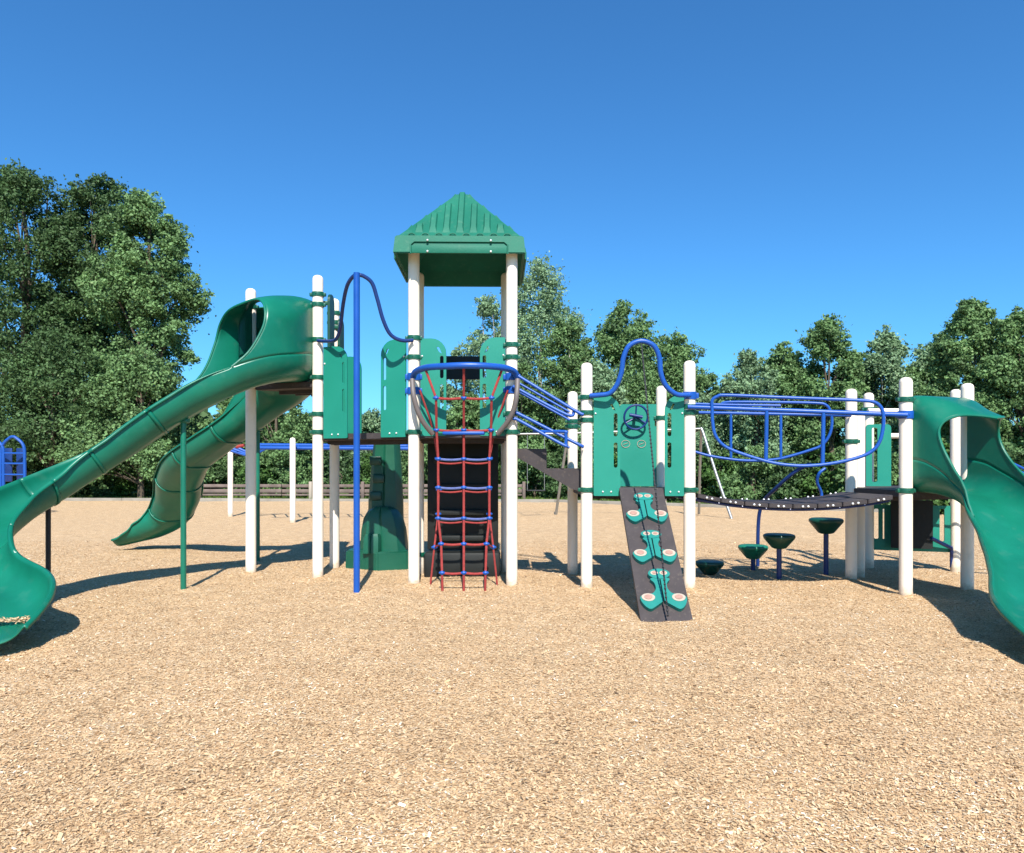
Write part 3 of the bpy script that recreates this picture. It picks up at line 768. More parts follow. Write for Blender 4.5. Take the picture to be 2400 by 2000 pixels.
rail_pair(0, [
    [(1206, 876, 8.0), (1212, 880, 8.0), (1345, 961, 7.88), (1368, 972, 7.86)],
    [(1206, 908, 8.0), (1212, 911, 8.0), (1328, 972, 7.9), (1345, 965, 7.9)],
    [(1206, 968, 8.0), (1215, 970, 8.0), (1340, 1034, 7.9), (1368, 1048, 7.86)],
    [(1206, 984, 8.0), (1215, 985, 8.0), (1318, 1042, 7.9), (1326, 1040, 7.9), (1326, 1018, 7.9), (1322, 1012, 7.9), (1250, 1012, 8.0)],
], .018)
rail_pair(0, [
    [(1190, 905, 8.98), (1215, 918, 8.98), (1335, 985, 8.9)],
    [(1190, 885, 8.98), (1215, 898, 8.98), (1335, 966, 8.9)],
    [(1190, 975, 8.98), (1215, 985, 8.98), (1335, 1050, 8.9)],
], .015)
# ---- bridge
NA, NBp = XY['M2'], XY['R1']; FA, FB = XY['M4'], XY['R2']
nv = lambda k, z: Vector((k[0], k[1], z))
NP = 8
def bz(t): return ZM - .015 - .135 * (4 * t * (1 - t)) ** .9
t0, t1 = .045, .955
br = None
for off in (.10, .88):
    bm = NB(); pts = []
    for k in range(21):
        t = t0 + (t1 - t0) * k / 20
        a = nv(NA, 0).lerp(nv(NBp, 0), t); b = nv(FA, 0).lerp(nv(FB, 0), t); q = a.lerp(b, off); q.z = bz(t) - .06; pts.append(q)
    tube(bm, pts, .018, 8)
    if br is None: br = obj('bridge', bm, M_NAVY, ROOT, label='sagging plank bridge with blue rails')
    else: obj('bridge_cable', bm, M_NAVY, br)
for i in range(NP):
    ta = t0 + (t1 - t0) * (i + .02) / NP; tb = t0 + (t1 - t0) * (i + .98) / NP
    def c4(t, k, dz):
        a = nv(NA, 0).lerp(nv(NBp, 0), t); b = nv(FA, 0).lerp(nv(FB, 0), t); q = a.lerp(b, k); q.z = bz(t) + dz; return q
    bm = NB()
    hi = [bm.verts.new(c4(t, k, 0)) for t, k in ((ta, .03), (tb, .03), (tb, .95), (ta, .95))]
    lo = [bm.verts.new(c4(t, k, -.05)) for t, k in ((ta, .03), (tb, .03), (tb, .95), (ta, .95))]
    bm.faces.new(hi); bm.faces.new(lo[::-1])
    for k in range(4): bm.faces.new((lo[k], lo[(k + 1) % 4], hi[(k + 1) % 4], hi[k]))
    bmesh.ops.bevel(bm, geom=bm.edges[:], offset=.006, segments=2, affect='EDGES')
    pl = obj('plank', bm, M_DECK, br, smooth=False)
for i in range(NP):
    for u in (.39, .61):
        t = t0 + (t1 - t0) * (i + u) / NP; q = c4(t, .03, -.026); q.y -= .004; bm = NB(); ball(bm, q, .0135, 2); obj('bolt', bm, M_BOLT, br)
        q = c4(t, .95, .004); bm = NB(); ball(bm, q, .013, 2); obj('bolt', bm, M_BOLT, br)
def brail(L, A, B, r, closed=False, n=6, name='bridge_rail', bul=0.0):
    pts = [onpl(x, y, A, B) for x, y in L]
    for p in pts: p.y -= bul
    bm = NB(); tube(bm, cat(pts, n, closed) if len(pts) > 2 else pts, r, 10, closed=closed)
    return obj(name, bm, M_BLUE, br)
N1, N2 = (XY['M2'][0], XY['M2'][1] - .09), (XY['R1'][0], XY['R1'][1] - .09)
brail([(1612, 954), (2126, 973)], N1, N2, .025)
brail([(1630, 947), (1700, 949), (1830, 951)], N1, N2, .014)
nl = [(1668, 965), (1668, 940), (1680, 930), (1700, 927), (1800, 931), (1900, 935), (2010, 939), (2045, 943), (2062, 955), (2068, 975), (2067, 1005), (2058, 1038), (2035, 1062), (1990, 1078), (1930, 1089), (1870, 1092), (1810, 1085), (1750, 1068), (1700, 1048), (1676, 1022), (1669, 990)]
brail(nl, N1, N2, .018, True, bul=.02)
for px, y1 in ((1797, 1083), (1930, 1090)): brail([(px, 962), (px - 2, y1)], N1, N2, .021)
F1, F2 = (XY['M4'][0], XY['M4'][1] - .1), (XY['R2'][0], XY['R2'][1] - .1)
brail([(1560, 966), (1995, 974)], F1, F2, .02)
fl = [(1690, 950), (1705, 943), (1800, 943), (1910, 945), (1936, 950), (1946, 965), (1950, 990), (1944, 1020), (1926, 1044), (1900, 1055), (1850, 1070), (1810, 1078), (1750, 1080), (1700, 1075), (1660, 1068), (1625, 1058)]
brail(fl, F1, F2, .017)
for px, y1 in ((1713, 1074), (1830, 1076)): brail([(px, 968), (px, y1)], F1, F2, .017)
# curved blue climbing pole behind the bridge
bm = NB(); L = [P(1900, 1088, 9.0), P(1878, 1097, 9.1), P(1850, 1116, 9.2), P(1815, 1148, 9.4), P(1792, 1172, 9.6), P(1781, 1198, 9.7), P(1777, 1235, 9.75), P(1776, 1300, 9.75)]
L.append(Vector((L[-1].x, 9.75, -.15))); tube(bm, cat(L, 6), .024, 12); obj('curved_pole', bm, M_NAVY, ROOT, label='bent dark blue pole behind the plank bridge')
bm = NB(); tube(bm, cat([P(1934, 1098, 8.7), P(1920, 1110, 8.7), P(1915, 1130, 8.75), P(1924, 1152, 8.8), P(1926, 1165, 8.8)], 6), .018, 10); obj('rail_hook', bm, M_BLUE, ROOT)
# handrail of the far right stair
for dy, dd in ((0, 8.3), (11, 8.3), (26, 8.6)):
    bm = NB(); tube(bm, [P(2290, 1048 + dy, dd), P(2330, 1066 + dy, dd), P(2450, 1122 + dy, dd - .1), P(2600, 1195 + dy, dd - .2)], .014, 8); obj('handrail', bm, M_BLUE, ROOT)
bm = NB(); tube(bm, [P(2570, 1180, 8.15), Vector((P(2570, 1180, 8.15).x, 8.15, -.1))], .03, 10); obj('handrail_foot', bm, M_BLUE, ROOT)

# ------------------------------------------------------------ slides
def smooth(a, b, x): t = max(0, min(1, (x - a) / (b - a))); return t * t * (3 - 2 * t)
def pl(tab, x):
    if x <= tab[0][0]: return tab[0][1]
    for (a, b), (c, d) in zip(tab, tab[1:]):
        if x <= c: return b + (d - b) * (x - a) / (c - a)
    return tab[-1][1]
def sm_tab(tab): return [(p.x, p.y) for p in cat([Vector((a, b, 0)) for a, b in tab], 10)]
class Chute:
    """a swept slide: closed rounded section along a path; the trough uses its lower part, the hood the rest"""
    def __init__(self, path, prof):
        self.p = cat(path, 12); self.c = [0]
        for a, b in zip(self.p, self.p[1:]): self.c.append(self.c[-1] + (b - a).length)
        self.L = self.c[-1]; self.R = []
        n = len(self.p)
        for i, q in enumerate(self.p):
            T = (self.p[min(n - 1, i + 1)] - self.p[max(0, i - 1)]).normalized()
            X = Vector((T.x, T.y, 0)).normalized().cross(Vector((0, 0, 1))).normalized()
            W, H, lean, cf = prof(self.c[i], self.L)
            Up = X.cross(T).normalized()
            if Up.z < 0: Up = -Up
            Up = Up.lerp(Vector((0, 0, 1)), lean).normalized()
            rb_, rt_ = min(W * .33, H * .45) * (.5 + .5 * cf), min(W * .42, H * .42) * cf
            h = [(0, 0), ((W / 2 - rb_) * .5, 0)]
            h += [(W / 2 - rb_ + rb_ * math.cos(R(-90 + 90 * k / 10)), rb_ + rb_ * math.sin(R(-90 + 90 * k / 10))) for k in range(11)]
            h += [(W / 2, rb_ + (H - rt_ - rb_) * k / 6) for k in range(1, 6)]
            h += [(W / 2 - rt_ + rt_ * math.cos(R(90 * k / 10)), H - rt_ + rt_ * math.sin(R(90 * k / 10))) for k in range(11)] + [(0, H)]
            hc = [0]
            for a, b in zip(h, h[1:]): hc.append(hc[-1] + math.hypot(b[0] - a[0], b[1] - a[1]))
            K = 80; out = []; j = 0
            for k in range(K + 1):
                u = hc[-1] * k / K
                while j < len(h) - 2 and hc[j + 1] < u: j += 1
                f = min(1, (u - hc[j]) / max(1e-9, hc[j + 1] - hc[j])); out.append((h[j][0] + (h[j + 1][0] - h[j][0]) * f, h[j][1] + (h[j + 1][1] - h[j][1]) * f))
            self.R.append((q, X, Up, out))
    def at(self, s, v, off=(0, 0)):
        s = max(0, min(self.L - 1e-6, s)); i = 0
        lo, hi = 0, len(self.c) - 1
        while hi - lo > 1:
            m = (lo + hi) // 2
            if self.c[m] <= s: lo = m
            else: hi = m
        f = (s - self.c[lo]) / (self.c[lo + 1] - self.c[lo]); P_ = []
        for q in (lo, lo + 1):
            o, X, Up, pr = self.R[q]; a = abs(v) * 80; k = min(79, int(a)); g_ = a - k
            x = pr[k][0] + (pr[k + 1][0] - pr[k][0]) * g_; z = pr[k][1] + (pr[k + 1][1] - pr[k][1]) * g_
            sg = 1 if v >= 0 else -1
            P_.append(o + X * sg * (x + off[0]) + Up * (z + off[1]))
        return P_[0].lerp(P_[1], f)
def build_slide(ch, cwall, cutL, cutR, seams, m, label):
    cutL, cutR = sm_tab(cutL), sm_tab(cutR)
    K = 22; lip = ((.012, .012), (.026, .006), (.032, -.014))
    ends = [0] + list(seams) + [ch.L]; first = None
    def row(s):
        c = cwall(s, ch.L)
        r = [ch.at(s, c * k / K) for k in range(-K, K + 1)]
        if s > max(cutL[0][1], cutR[0][1]) - .02:
            return [ch.at(s, -c, o) for o in lip[::-1]] + r + [ch.at(s, c, o) for o in lip]
        q = smooth(max(cutL[0][1], cutR[0][1]) - .5, max(cutL[0][1], cutR[0][1]), s)
        return [ch.at(s, -c, (o[0] * q, o[1] * q)) for o in lip[::-1]] + r + [ch.at(s, c, (o[0] * q, o[1] * q)) for o in lip]
    for k, (a, b) in enumerate(zip(ends, ends[1:])):
        n = max(3, int((b - a) / .035)); bm = NB()
        V = [[bm.verts.new(p) for p in row(a + (b - a) * i / n)] for i in range(n + 1)]
        for A_, B_ in zip(V, V[1:]):
            for q in range(len(A_) - 1): bm.faces.new((A_[q], A_[q + 1], B_[q + 1], B_[q]))
        bmesh.ops.remove_doubles(bm, verts=bm.verts, dist=.0003)
        o = obj('slide' if k == 0 else 'slide_section', bm, m, ROOT if k == 0 else first, label=label if k == 0 else None, angle=60)
        md = o.modifiers.new('thick', 'SOLIDIFY'); md.thickness = .014; md.offset = 0
        if k == 0: first = o
        else:
            bm = NB(); c = cwall(a, ch.L)
            VA, VB = ([bm.verts.new(ch.at(a + ds, c * q / K, (.014 * min(1, abs(q) / 8), -.013 * max(0, 1 - abs(q) / 16)))) for q in range(-K, K + 1)] for ds in (-.018, .018))
            for q in range(len(VA) - 1): bm.faces.new((VA[q], VA[q + 1], VB[q + 1], VB[q]))
            f = obj('flange', bm, m, first, angle=60); md = f.modifiers.new('thick', 'SOLIDIFY'); md.thickness = .012; md.offset = 0
    # hood: from the rim over the top, cut along a curve on each side
    bm = NB(); M_, N_ = 30, 26; V = []; c0 = cwall(0, ch.L)
    vs_ = [-c0 - (1 - c0) * k / M_ for k in range(M_ + 1)] + [c0 + (1 - c0) * k / M_ for k in range(M_ - 1, -1, -1)]
    for idx, v in enumerate(vs_):
        w_ = (abs(v) - c0) / (1 - c0); cut = pl(cutL if v < 0 else cutR, w_)
        V.append([])
        for i in range(N_ + 1):
            s_ = cut * i / N_; cc = cwall(s_, ch.L); vv = (cc + (1 - cc) * w_) * (1 if v > 0 else -1)
            V[-1].append(bm.verts.new(ch.at(s_, vv)))
    for A_, B_ in zip(V, V[1:]):
        for i in range(N_): bm.faces.new((A_[i], A_[i + 1], B_[i + 1], B_[i]))
    h = obj('hood', bm, m, first, angle=60); md = h.modifiers.new('thick', 'SOLIDIFY'); md.thickness = .016; md.offset = 0
    # rolled rim on the hood opening
    bm = NB(); tube(bm, [c[-1].co.copy() for c in []] or [ch.at(pl(cutL if v < 0 else cutR, (abs(v) - c0) / (1 - c0)), (cwall(pl(cutL if v < 0 else cutR, (abs(v) - c0) / (1 - c0)), ch.L) + (1 - cwall(pl(cutL if v < 0 else cutR, (abs(v) - c0) / (1 - c0)), ch.L)) * (abs(v) - c0) / (1 - c0)) * (1 if v > 0 else -1)) for v in vs_], .014, 8)
    obj('rim', bm, m, first)
    return first
def prof_tall(s, L):
    return .82 - .18 * smooth(.45, 1.3, s) + .08 * smooth(L - 1.2, L - .5, s), 1.0 - .10 * smooth(.5, 1.8, s), 1 - smooth(.6, 1.9, s), .35 + .65 * smooth(0, .6, s)
def wall_tall(s, L): return .385 - .02 * smooth(.6, 1.6, s) - .10 * smooth(L - .6, L, s)
pathA = [Vector(p) for p in ((-2.80, 8.92, 2.38), (-2.82, 8.64, 2.36), (-2.93, 8.36, 2.28), (-3.22, 8.14, 2.10), (-3.62, 7.97, 1.84), (-4.15, 7.74, 1.40), (-4.55, 7.45, 1.07), (-4.80, 7.0, .80), (-4.82, 6.5, .56), (-4.60, 6.10, .36), (-4.17, 5.82, .22), (-3.92, 5.48, .14), (-3.82, 5.12, .07))]
sA = build_slide(Chute(pathA, prof_tall), wall_tall, ((0, .96), (.1, .82), (.3, .72), (.5, .68), (.8, .67), (1, .74)), ((0, 1.42), (.15, 1.17), (.4, 1.0), (.65, .93), (.85, .86), (1, .74)), (1.72, 2.45, 3.05, 3.95), M_SLIDE, 'green hooded slide curving to the front at the left edge')
pathB = [Vector(p) for p in ((-2.92, 9.30, 2.38), (-2.95, 9.62, 2.34), (-3.15, 9.92, 2.18), (-3.60, 10.12, 1.88), (-4.15, 10.28, 1.54), (-4.66, 10.55, 1.25), (-5.0, 10.95, .95), (-5.22, 11.32, .62), (-5.46, 11.58, .36), (-5.78, 11.72, .2), (-6.08, 11.76, .12), (-6.28, 11.76, .07))]
sB = build_slide(Chute(pathB, prof_tall), wall_tall, ((0, 1.5), (.15, 1.24), (.4, 1.03), (.65, .93), (.85, .83), (1, .72)), ((0, 1.3), (.1, 1.2), (.3, 1.1), (.5, 1.05), (.8, 1.0), (1, 1.0)), (1.7, 2.45, 3.2, 4.0), M_SLIDE, 'rear green slide descending behind the left slide')
def prof_right(s, L):
    return .82 - .04 * smooth(.2, 1.0, s) + .08 * smooth(L - 1.2, L - .5, s), .99 - .10 * smooth(0, .7, s), 1 - smooth(.3, 1.3, s), .35 + .65 * smooth(0, .5, s)
def wall_r(s, L): return .40 - .07 * smooth(.2, 1.1, s) - .10 * smooth(L - .6, L, s)
pathR = [Vector(p) for p in ((4.47, 7.64, 1.08), (4.56, 7.4, 1.05), (4.65, 7.12, .93), (4.68, 6.86, .75), (4.62, 6.5, .56), (4.48, 6.15, .42), (4.30, 5.8, .29), (4.10, 5.45, .19), (3.94, 5.1, .13), (3.86, 4.72, .07))]
cutr = ((0, 1.0), (.08, .70), (.2, .48), (.35, .38), (.5, .38), (.7, .46), (.85, .55), (1, .60))
cutl = ((0, .95), (.08, .62), (.2, .46), (.35, .38), (.5, .39), (.7, .48), (.85, .57), (1, .60))
sR = build_slide(Chute(pathR, prof_right), wall_r, cutl, cutr, (), M_SLIDE, 'green hooded slide on the right tower')
def support(px, base, ztop, parent, m, dd=None, r=.03):
    s = (base - HOR) / CAMH; d = dd or F / s; x = (px - 1200) * d / F
    bm = NB(); tube(bm, [Vector((x, d, -.15)), Vector((x, d, ztop))], r, 12)
    box(bm, (x, d, ztop - .02), (.12, .08, .05), None, .01)
    obj('support_pole', bm, m, parent)
M_POLEG = mat('green pole', (.005, .13, .08), .35, .5, .1, 6)
support(430, 1382, 1.86, sA, M_POLEG); support(113, 1405, 1.03, sA, M_BLACK, r=.024); support(604, 1315, 1.90, sB, M_POLEG)
# chips gathered in the slide mouth
g = np.random.default_rng(3); n = 500
t_ = g.uniform(-1, 1, n); x = -3.80 + t_ * .2; y = 5.50 + g.normal(0, .035, n) + .02 * np.sin(t_ * 4)
C = np.stack([x, y, .165 + g.uniform(0, .02, n)], 1); a = g.uniform(0, 6.28, n)
U = np.stack([np.cos(a), np.sin(a), g.normal(0, .3, n)], 1) * .013; V = np.stack([-np.sin(a), np.cos(a), g.normal(0, .3, n)], 1) * .006
o = quads('chip_pile', C, U, V, g.uniform(.2, 1, n), M_CHIP); tagit(o, 'small drift of wood chips lying in the mouth of the left slide', 'wood chips', kind='stuff')

# ------------------------------------------------------------ stepping pods
def pod(px, base, ytop, wpx, label, m_top=M_DGREEN):
    s = (base - HOR) / CAMH; d = F / s; x = (px - 1200) / s; zt = CAMH - (ytop - HOR) / s; r = wpx / 2 / s
    t = thing('stepping_pod', (x, d, 0), label, 'stepping pod', 'stepping pods beside the plank bridge')
    bm = NB()
    h = min(.2, max(.12, r * .95))
    lathe(bm, (x, d, zt), [(0, .0), (r * .86, .0), (r * .96, -.008), (r, -.022), (r, -.04), (r * .93, -.06), (r * .45, -h + .01), (r * .3, -h), (0, -h)], 28)
    obj('cup', bm, m_top, t)
    bm = NB(); lathe(bm, (x, d, 0), [(.03, -.1), (.03, max(.02, zt - h + .03))], 14); obj('stem', bm, M_NAVY, t)
pod(1663, 1343, 1315, 66, 'lowest dark stepping pod, half hidden by the cream post')
pod(1765, 1336, 1278, 68, 'lighter green stepping pod with a short stem, second from the left', mat('pod green', (.010, .16, .09), .4, .5, .1, 6))
pod(1826, 1356, 1252, 72, 'dark stepping pod on a medium stem, nearest to the camera')
pod(1936, 1347, 1215, 76, 'tallest dark stepping pod, nearest the right tower')

# ------------------------------------------------------------ background play equipment
t = thing('overhead_ladder', (-6.5, 18.5, 0), 'blue overhead ladder on cream posts far behind the play structure', 'overhead ladder')
dP = []
for px, base, top in ((540, 1210, 1058), (686, 1225, 1026), (1150, 1222, 1040), (905, 1210, 1050)):
    s = (base - HOR) / CAMH; d = F / s; x = (px - 1200) / s; zt = CAMH - (top - HOR) / s
    bm = NB(); lathe(bm, (x, d, 0), [(.068, -.2), (.068, zt - .05), (.05, zt - .01), (0, zt)], 16); obj('post', bm, M_POST, t); dP.append((x, d))
A, B = (-6.3, 17.7), (-2.0, 17.7); A2, B2 = (-6.6, 18.8), (-2.0, 18.8)
for (a, b, y0, y1) in ((A, B, 1050, 1052), (A2, B2, 1043, 1046)):
    bm = NB(); tube(bm, [onpl(600, y0, a, b), onpl(980, y1, a, b)], .045, 10); obj('rail', bm, M_BLUE, t)
for k in range(12):
    bm = NB(); px = 610 + k * 32; tube(bm, [onpl(px, 1052, A, B), onpl(px - 8, 1045, A2, B2)], .02, 8)
    obj('rung', bm, M_BLUE, t)
for k in range(3):
    bm = NB(); c = P(575, 1052, 18.5) + Vector((0, .3 * k, 0)); tube(bm, [c + Vector((-.55, 0, .05 * k)), c + Vector((0, 0, -.16)), c + Vector((.4, 0, .06))], .035, 8)
    obj('curved_rail', bm, M_BLUE, t)
bm = NB(); tube(bm, [P(553, 1048, 18.4), P(572, 1044, 18.4)], .04, 8); obj('red_grip', bm, M_ROPE, t)
# blue arched climber far left
t = thing('arched_climber', (-14.2, 20, 0), 'blue arched climbing frame far behind the left slide', 'climbing frame')
D = 20.0
for k, (pa, pb, top) in enumerate(((-70, 8, 1020), (2, 58, 1024))):
    bm = NB(); c = (pa + pb) / 2
    L = [P(pa, 1150, D)]; L[0].z = -.1
    L += [P(pa, 1085, D), P(pa + 4, 1045, D), P(c - 8, top + 3, D), P(c, top, D), P(c + 8, top + 3, D), P(pb - 3, 1045, D), P(pb, 1085, D)]
    e = P(pb, 1150, D); e.z = -.1; L.append(e); tube(bm, cat(L, 5), .04, 8); obj('arch', bm, M_BLUE, t)
for y in (1062, 1086, 1112):
    bm = NB(); tube(bm, [P(-70, y, D), P(60, y + 1, D)], .025, 8); obj('crossbar', bm, M_BLUE, t)
for px in (20, 48):
    bm = NB(); box(bm, P(px, 1090, D + .6), (.22, .05, .95), None, .02)
    obj('dark_panel', bm, M_NAVY, t)
# swing set
t = thing('swing_set', (3.3, 20, 0), 'grey steel swing frame with hanging swings far behind the middle tower', 'swing set')
D = 19.5
top = [P(1130, 1019, D), P(1330, 1016, D), P(1642, 1005, D)]
bm = NB(); tube(bm, top, .026, 10); obj('top_bar', bm, M_STEEL, t)
def gnd(px, py): p = P(px, py, CAMH * F / (py - HOR)); p.z = -.1; return p
for tp, lg in ((P(1330, 1016, D), ((1302, 1206), (1352, 1200))), (P(1642, 1005, D), ((1718, 1217), (1638, 1204))), (P(1130, 1019, D), ((1110, 1206), (1150, 1202)))):
    for q in lg:
        e = gnd(*q); m_ = tp.lerp(e, .06) + Vector((.02, 0, .03))
        bm = NB(); tube(bm, cat([tp, m_, tp.lerp(e, .5), e], 4), .038, 10); obj('leg', bm, M_STEEL, t)
for px in (1236, 1540):
    sd_ = None
    bm = NB(); c = P(px + 20, 1150, D); box(bm, c, (.5, .2, .03), None, .008); sw = obj('swing_seat', bm, M_BLACK, t)
    for q in (px, px + 40):
        bm = NB(); tube(bm, [P(q, 1014, D), P(q, 1150, D)], .008, 6); obj('chain', bm, M_STEEL, sw)
# split rail fence
t = thing('rail_fence', (-6.5, 30.5, 0), 'weathered brown rail fence at the grass edge behind the left slides', 'fence')
D = 30.2
for i, (x0, x1) in enumerate(((468, 660), (655, 850), (845, 1040), (1035, 1230))):
    for j, (y, h) in enumerate(((1139, .13), (1151, .15), (1160, .08))):
        a, b = P(x0, y + (i % 2) * 1.0, D + (i % 2) * .12), P(x1, y - (i % 2) * .6, D + (i % 2) * .12)
        bm = NB(); dd = b - a; box(bm, (a + b) / 2, (dd.length, .10, h), None, .02); obj('rail', bm, M_WOOD, t)
for px in (470, 600, 728, 850, 960, 1040, 1228):
    p = P(px, 1129, D - .1); bm = NB(); box(bm, (p.x, p.y, p.z / 2 - .05), (.13, .13, p.z + .1), None, .02); obj('fence_post', bm, M_CREAM if px == 728 else M_WOOD, t)
# small timber shelter / sign behind the bridge and a pale slab
t = thing('timber_shelter', (8.2, 31, 0), 'small brown timber shelter with pale posts among the bushes behind the bridge', 'shelter')
for px in (1662, 1640):
    a = P(px, 1072, 31); bm = NB(); box(bm, (a.x, a.y, a.z / 2), (.13, .13, a.z), None, .015); obj('post', bm, M_CREAM, t)
bm = NB(); a, b = P(1632, 1078, 30.9), P(1685, 1086, 30.9); tube(bm, [a, b], .07, 6); obj('beam', bm, M_WOOD, t)
bm = NB(); a, b = P(1634, 1142, 30.9), P(1660, 1112, 30.9); tube(bm, [a, b], .07, 6); obj('brace', bm, mat('red brown timber', (.2, .08, .05), .8), t)
bm = NB(); c = P(1770, 1179, 25.0); box(bm, (c.x, c.y, .06), (.62, .3, .2), None, .03); o = obj('stone_slab', bm, M_STONE); tagit(o, 'pale flat stone slab at the grass edge below the plank bridge', 'stone')

# ------------------------------------------------------------ trees
def crown_mesh(name, base, seed, cx, cy, z0, z1, rx_, ry_, nleaf, leaf, m, parent, kcl=70, rc_=.16, shape='oval', hollow=.0, flat=.75, veil=.1, pull=.12):
    g = np.random.default_rng(seed); H = z1 - z0
    # clump centres
    cs_ = []
    while len(cs_) < kcl:
        u = g.uniform(0, 1)
        if shape == 'oval': prof = math.sin(math.pi * min(1, (u * .86 + .12))) ** .62
        elif shape == 'cone': prof = (1 - u) ** .7 * .95 + .12
        elif shape == 'poplar': prof = (1 - u ** 2.6) ** .55 * (.82 + .18 * min(1, u / .2))
        else: prof = (1 - u ** 2.2) ** .5
        a = g.uniform(0, 2 * np.pi); r = g.uniform(.25, 1) ** .5 * prof
        lump = 1 + .16 * math.sin(3 * a + seed) + .10 * math.sin(7 * u * 3 + seed * 2)
        cs_.append((cx + rx_ * r * lump * math.cos(a), cy + ry_ * r * lump * math.sin(a), z0 + u * H, prof))
    cs_ = np.array(cs_)
    # gather the clumps into boughs so that the outline breaks into lobes with gaps between
    nb = max(6, kcl // 8); bo = cs_[:nb]; rest = cs_[nb:]
    near = np.argmin(((rest[:, None, :3] - bo[None, :, :3]) ** 2).sum(2), 1)
    rest[:, :3] = rest[:, :3] * (1 - pull) + bo[near, :3] * pull
    cs_ = np.concatenate([bo, rest]); kcl = len(cs_)
    rad = rc_ * min(rx_, H / 2) * g.uniform(.65, 1.35, kcl) * (0.7 + .5 * cs_[:, 3]) * 1.5
    # small outer sprays round the boughs, uneven in size
    cc_ = np.array([cx, cy, z0 + H * .4]); tp = []
    for q in range(kcl):
        for _ in range(3):
            dd_ = unit(unit(cs_[q, :3] - cc_) * .9 + g.normal(0, .55, 3)); rs = rad[q] * g.uniform(.22, .5)
            tp.append((*(cs_[q, :3] + dd_ * (rad[q] * g.uniform(.85, 1.25))), rs))
    tp = np.array(tp); cs_ = np.concatenate([cs_[:, :3], tp[:, :3]]); rad = np.concatenate([rad, tp[:, 3]]); kcl = len(rad)
    wts = rad ** 2; wts /= wts.sum(); k = g.choice(kcl, nleaf, p=wts)
    dv = unit(g.normal(0, 1, (nleaf, 3))); rr2 = rad[k] * g.uniform(0, 1, nleaf) ** .42
    vw = g.uniform(0, 1, nleaf) < veil
    rr2 *= 1 + .25 * np.sin(dv[:, 0] * 7 + k) * np.sin(dv[:, 2] * 6 + k * 2)
    # some loose sprays reaching out
    sp = (g.uniform(0, 1, nleaf) < .5) & (np.sin(dv[:, 0] * 5 + k * 1.7) * np.sin(dv[:, 1] * 5 + k) * np.sin(dv[:, 2] * 5 + k * 2.3) > .25); rr2[sp] *= g.uniform(1.0, 1.4, sp.sum())
    C = cs_[k, :3] + dv * rr2[:, None] * np.array([1, 1, flat])
    if vw.any(): C[vw] = cs_[k[vw], :3] + np.clip(g.normal(0, .55, (vw.sum(), 3)), -1.05, 1.05) * rad[k[vw]][:, None] * 1.25
    nrm = unit(dv * .7 + g.normal(0, .65, (nleaf, 3)) + np.array([0, -.05, .35]))
    t1 = unit(np.cross(nrm, g.normal(0, 1, (nleaf, 3)))); t2 = np.cross(nrm, t1)
    sz = leaf * g.uniform(.6, 1.35, nleaf)[:, None]
    tone = np.clip(.5 + (g.uniform(0, 1, kcl)[k] - .5) * .55 + g.normal(0, .17, nleaf), 0, 1)
    o = quads(name, C - np.array(base), t1 * sz, t2 * sz * .62, tone, m, None)
    COL.objects.unlink(o) if False else None
    o.parent = parent
    return cs_
def branchy(name, base, top, r0, limbs, m, parent, seed, lean=0):
    g = random.Random(seed); bm = NB()
    b = Vector((0, 0, -.3)); tp = Vector(top) - Vector(base)
    trunk = [b, Vector((tp.x * .1 + g.uniform(-.1, .1), tp.y * .1, tp.z * .25)), Vector((tp.x * .4 + g.uniform(-.25, .25), tp.y * .4, tp.z * .55)), Vector((tp.x * .8 + g.uniform(-.2, .2), tp.y * .8, tp.z * .8)), tp]
    tr = cat(trunk, 5); nn = len(tr); tube(bm, tr, [r0 * (1.25 if i == 0 else 1) * (1 - .86 * i / (nn - 1)) for i in range(nn)], 9)
    for l in limbs:
        l = Vector(l) - Vector(base)
        k = min(nn - 2, max(3, int(nn * max(.12, (l.z / max(tp.z, .1)) * .55)))); s = tr[k]
        mid = s.lerp(l, .5) + Vector((g.uniform(-.3, .3), g.uniform(-.3, .3), .15 * (l - s).length * .5))
        pp = cat([s, mid, l], 4); q = len(pp); ra = r0 * .38 * (1 - .6 * k / nn)
        tube(bm, pp, [ra * (1 - .85 * i / (q - 1)) for i in range(q)], 6)
    me = bpy.data.meshes.new(name); bmesh.ops.recalc_face_normals(bm, faces=bm.faces); bm.to_mesh(me); bm.free()
    me.polygons.foreach_set('use_smooth', [True] * len(me.polygons)); me.materials.append(m)
    o = bpy.data.objects.new(name, me); COL.objects.link(o); o.parent = parent
TI = [0]
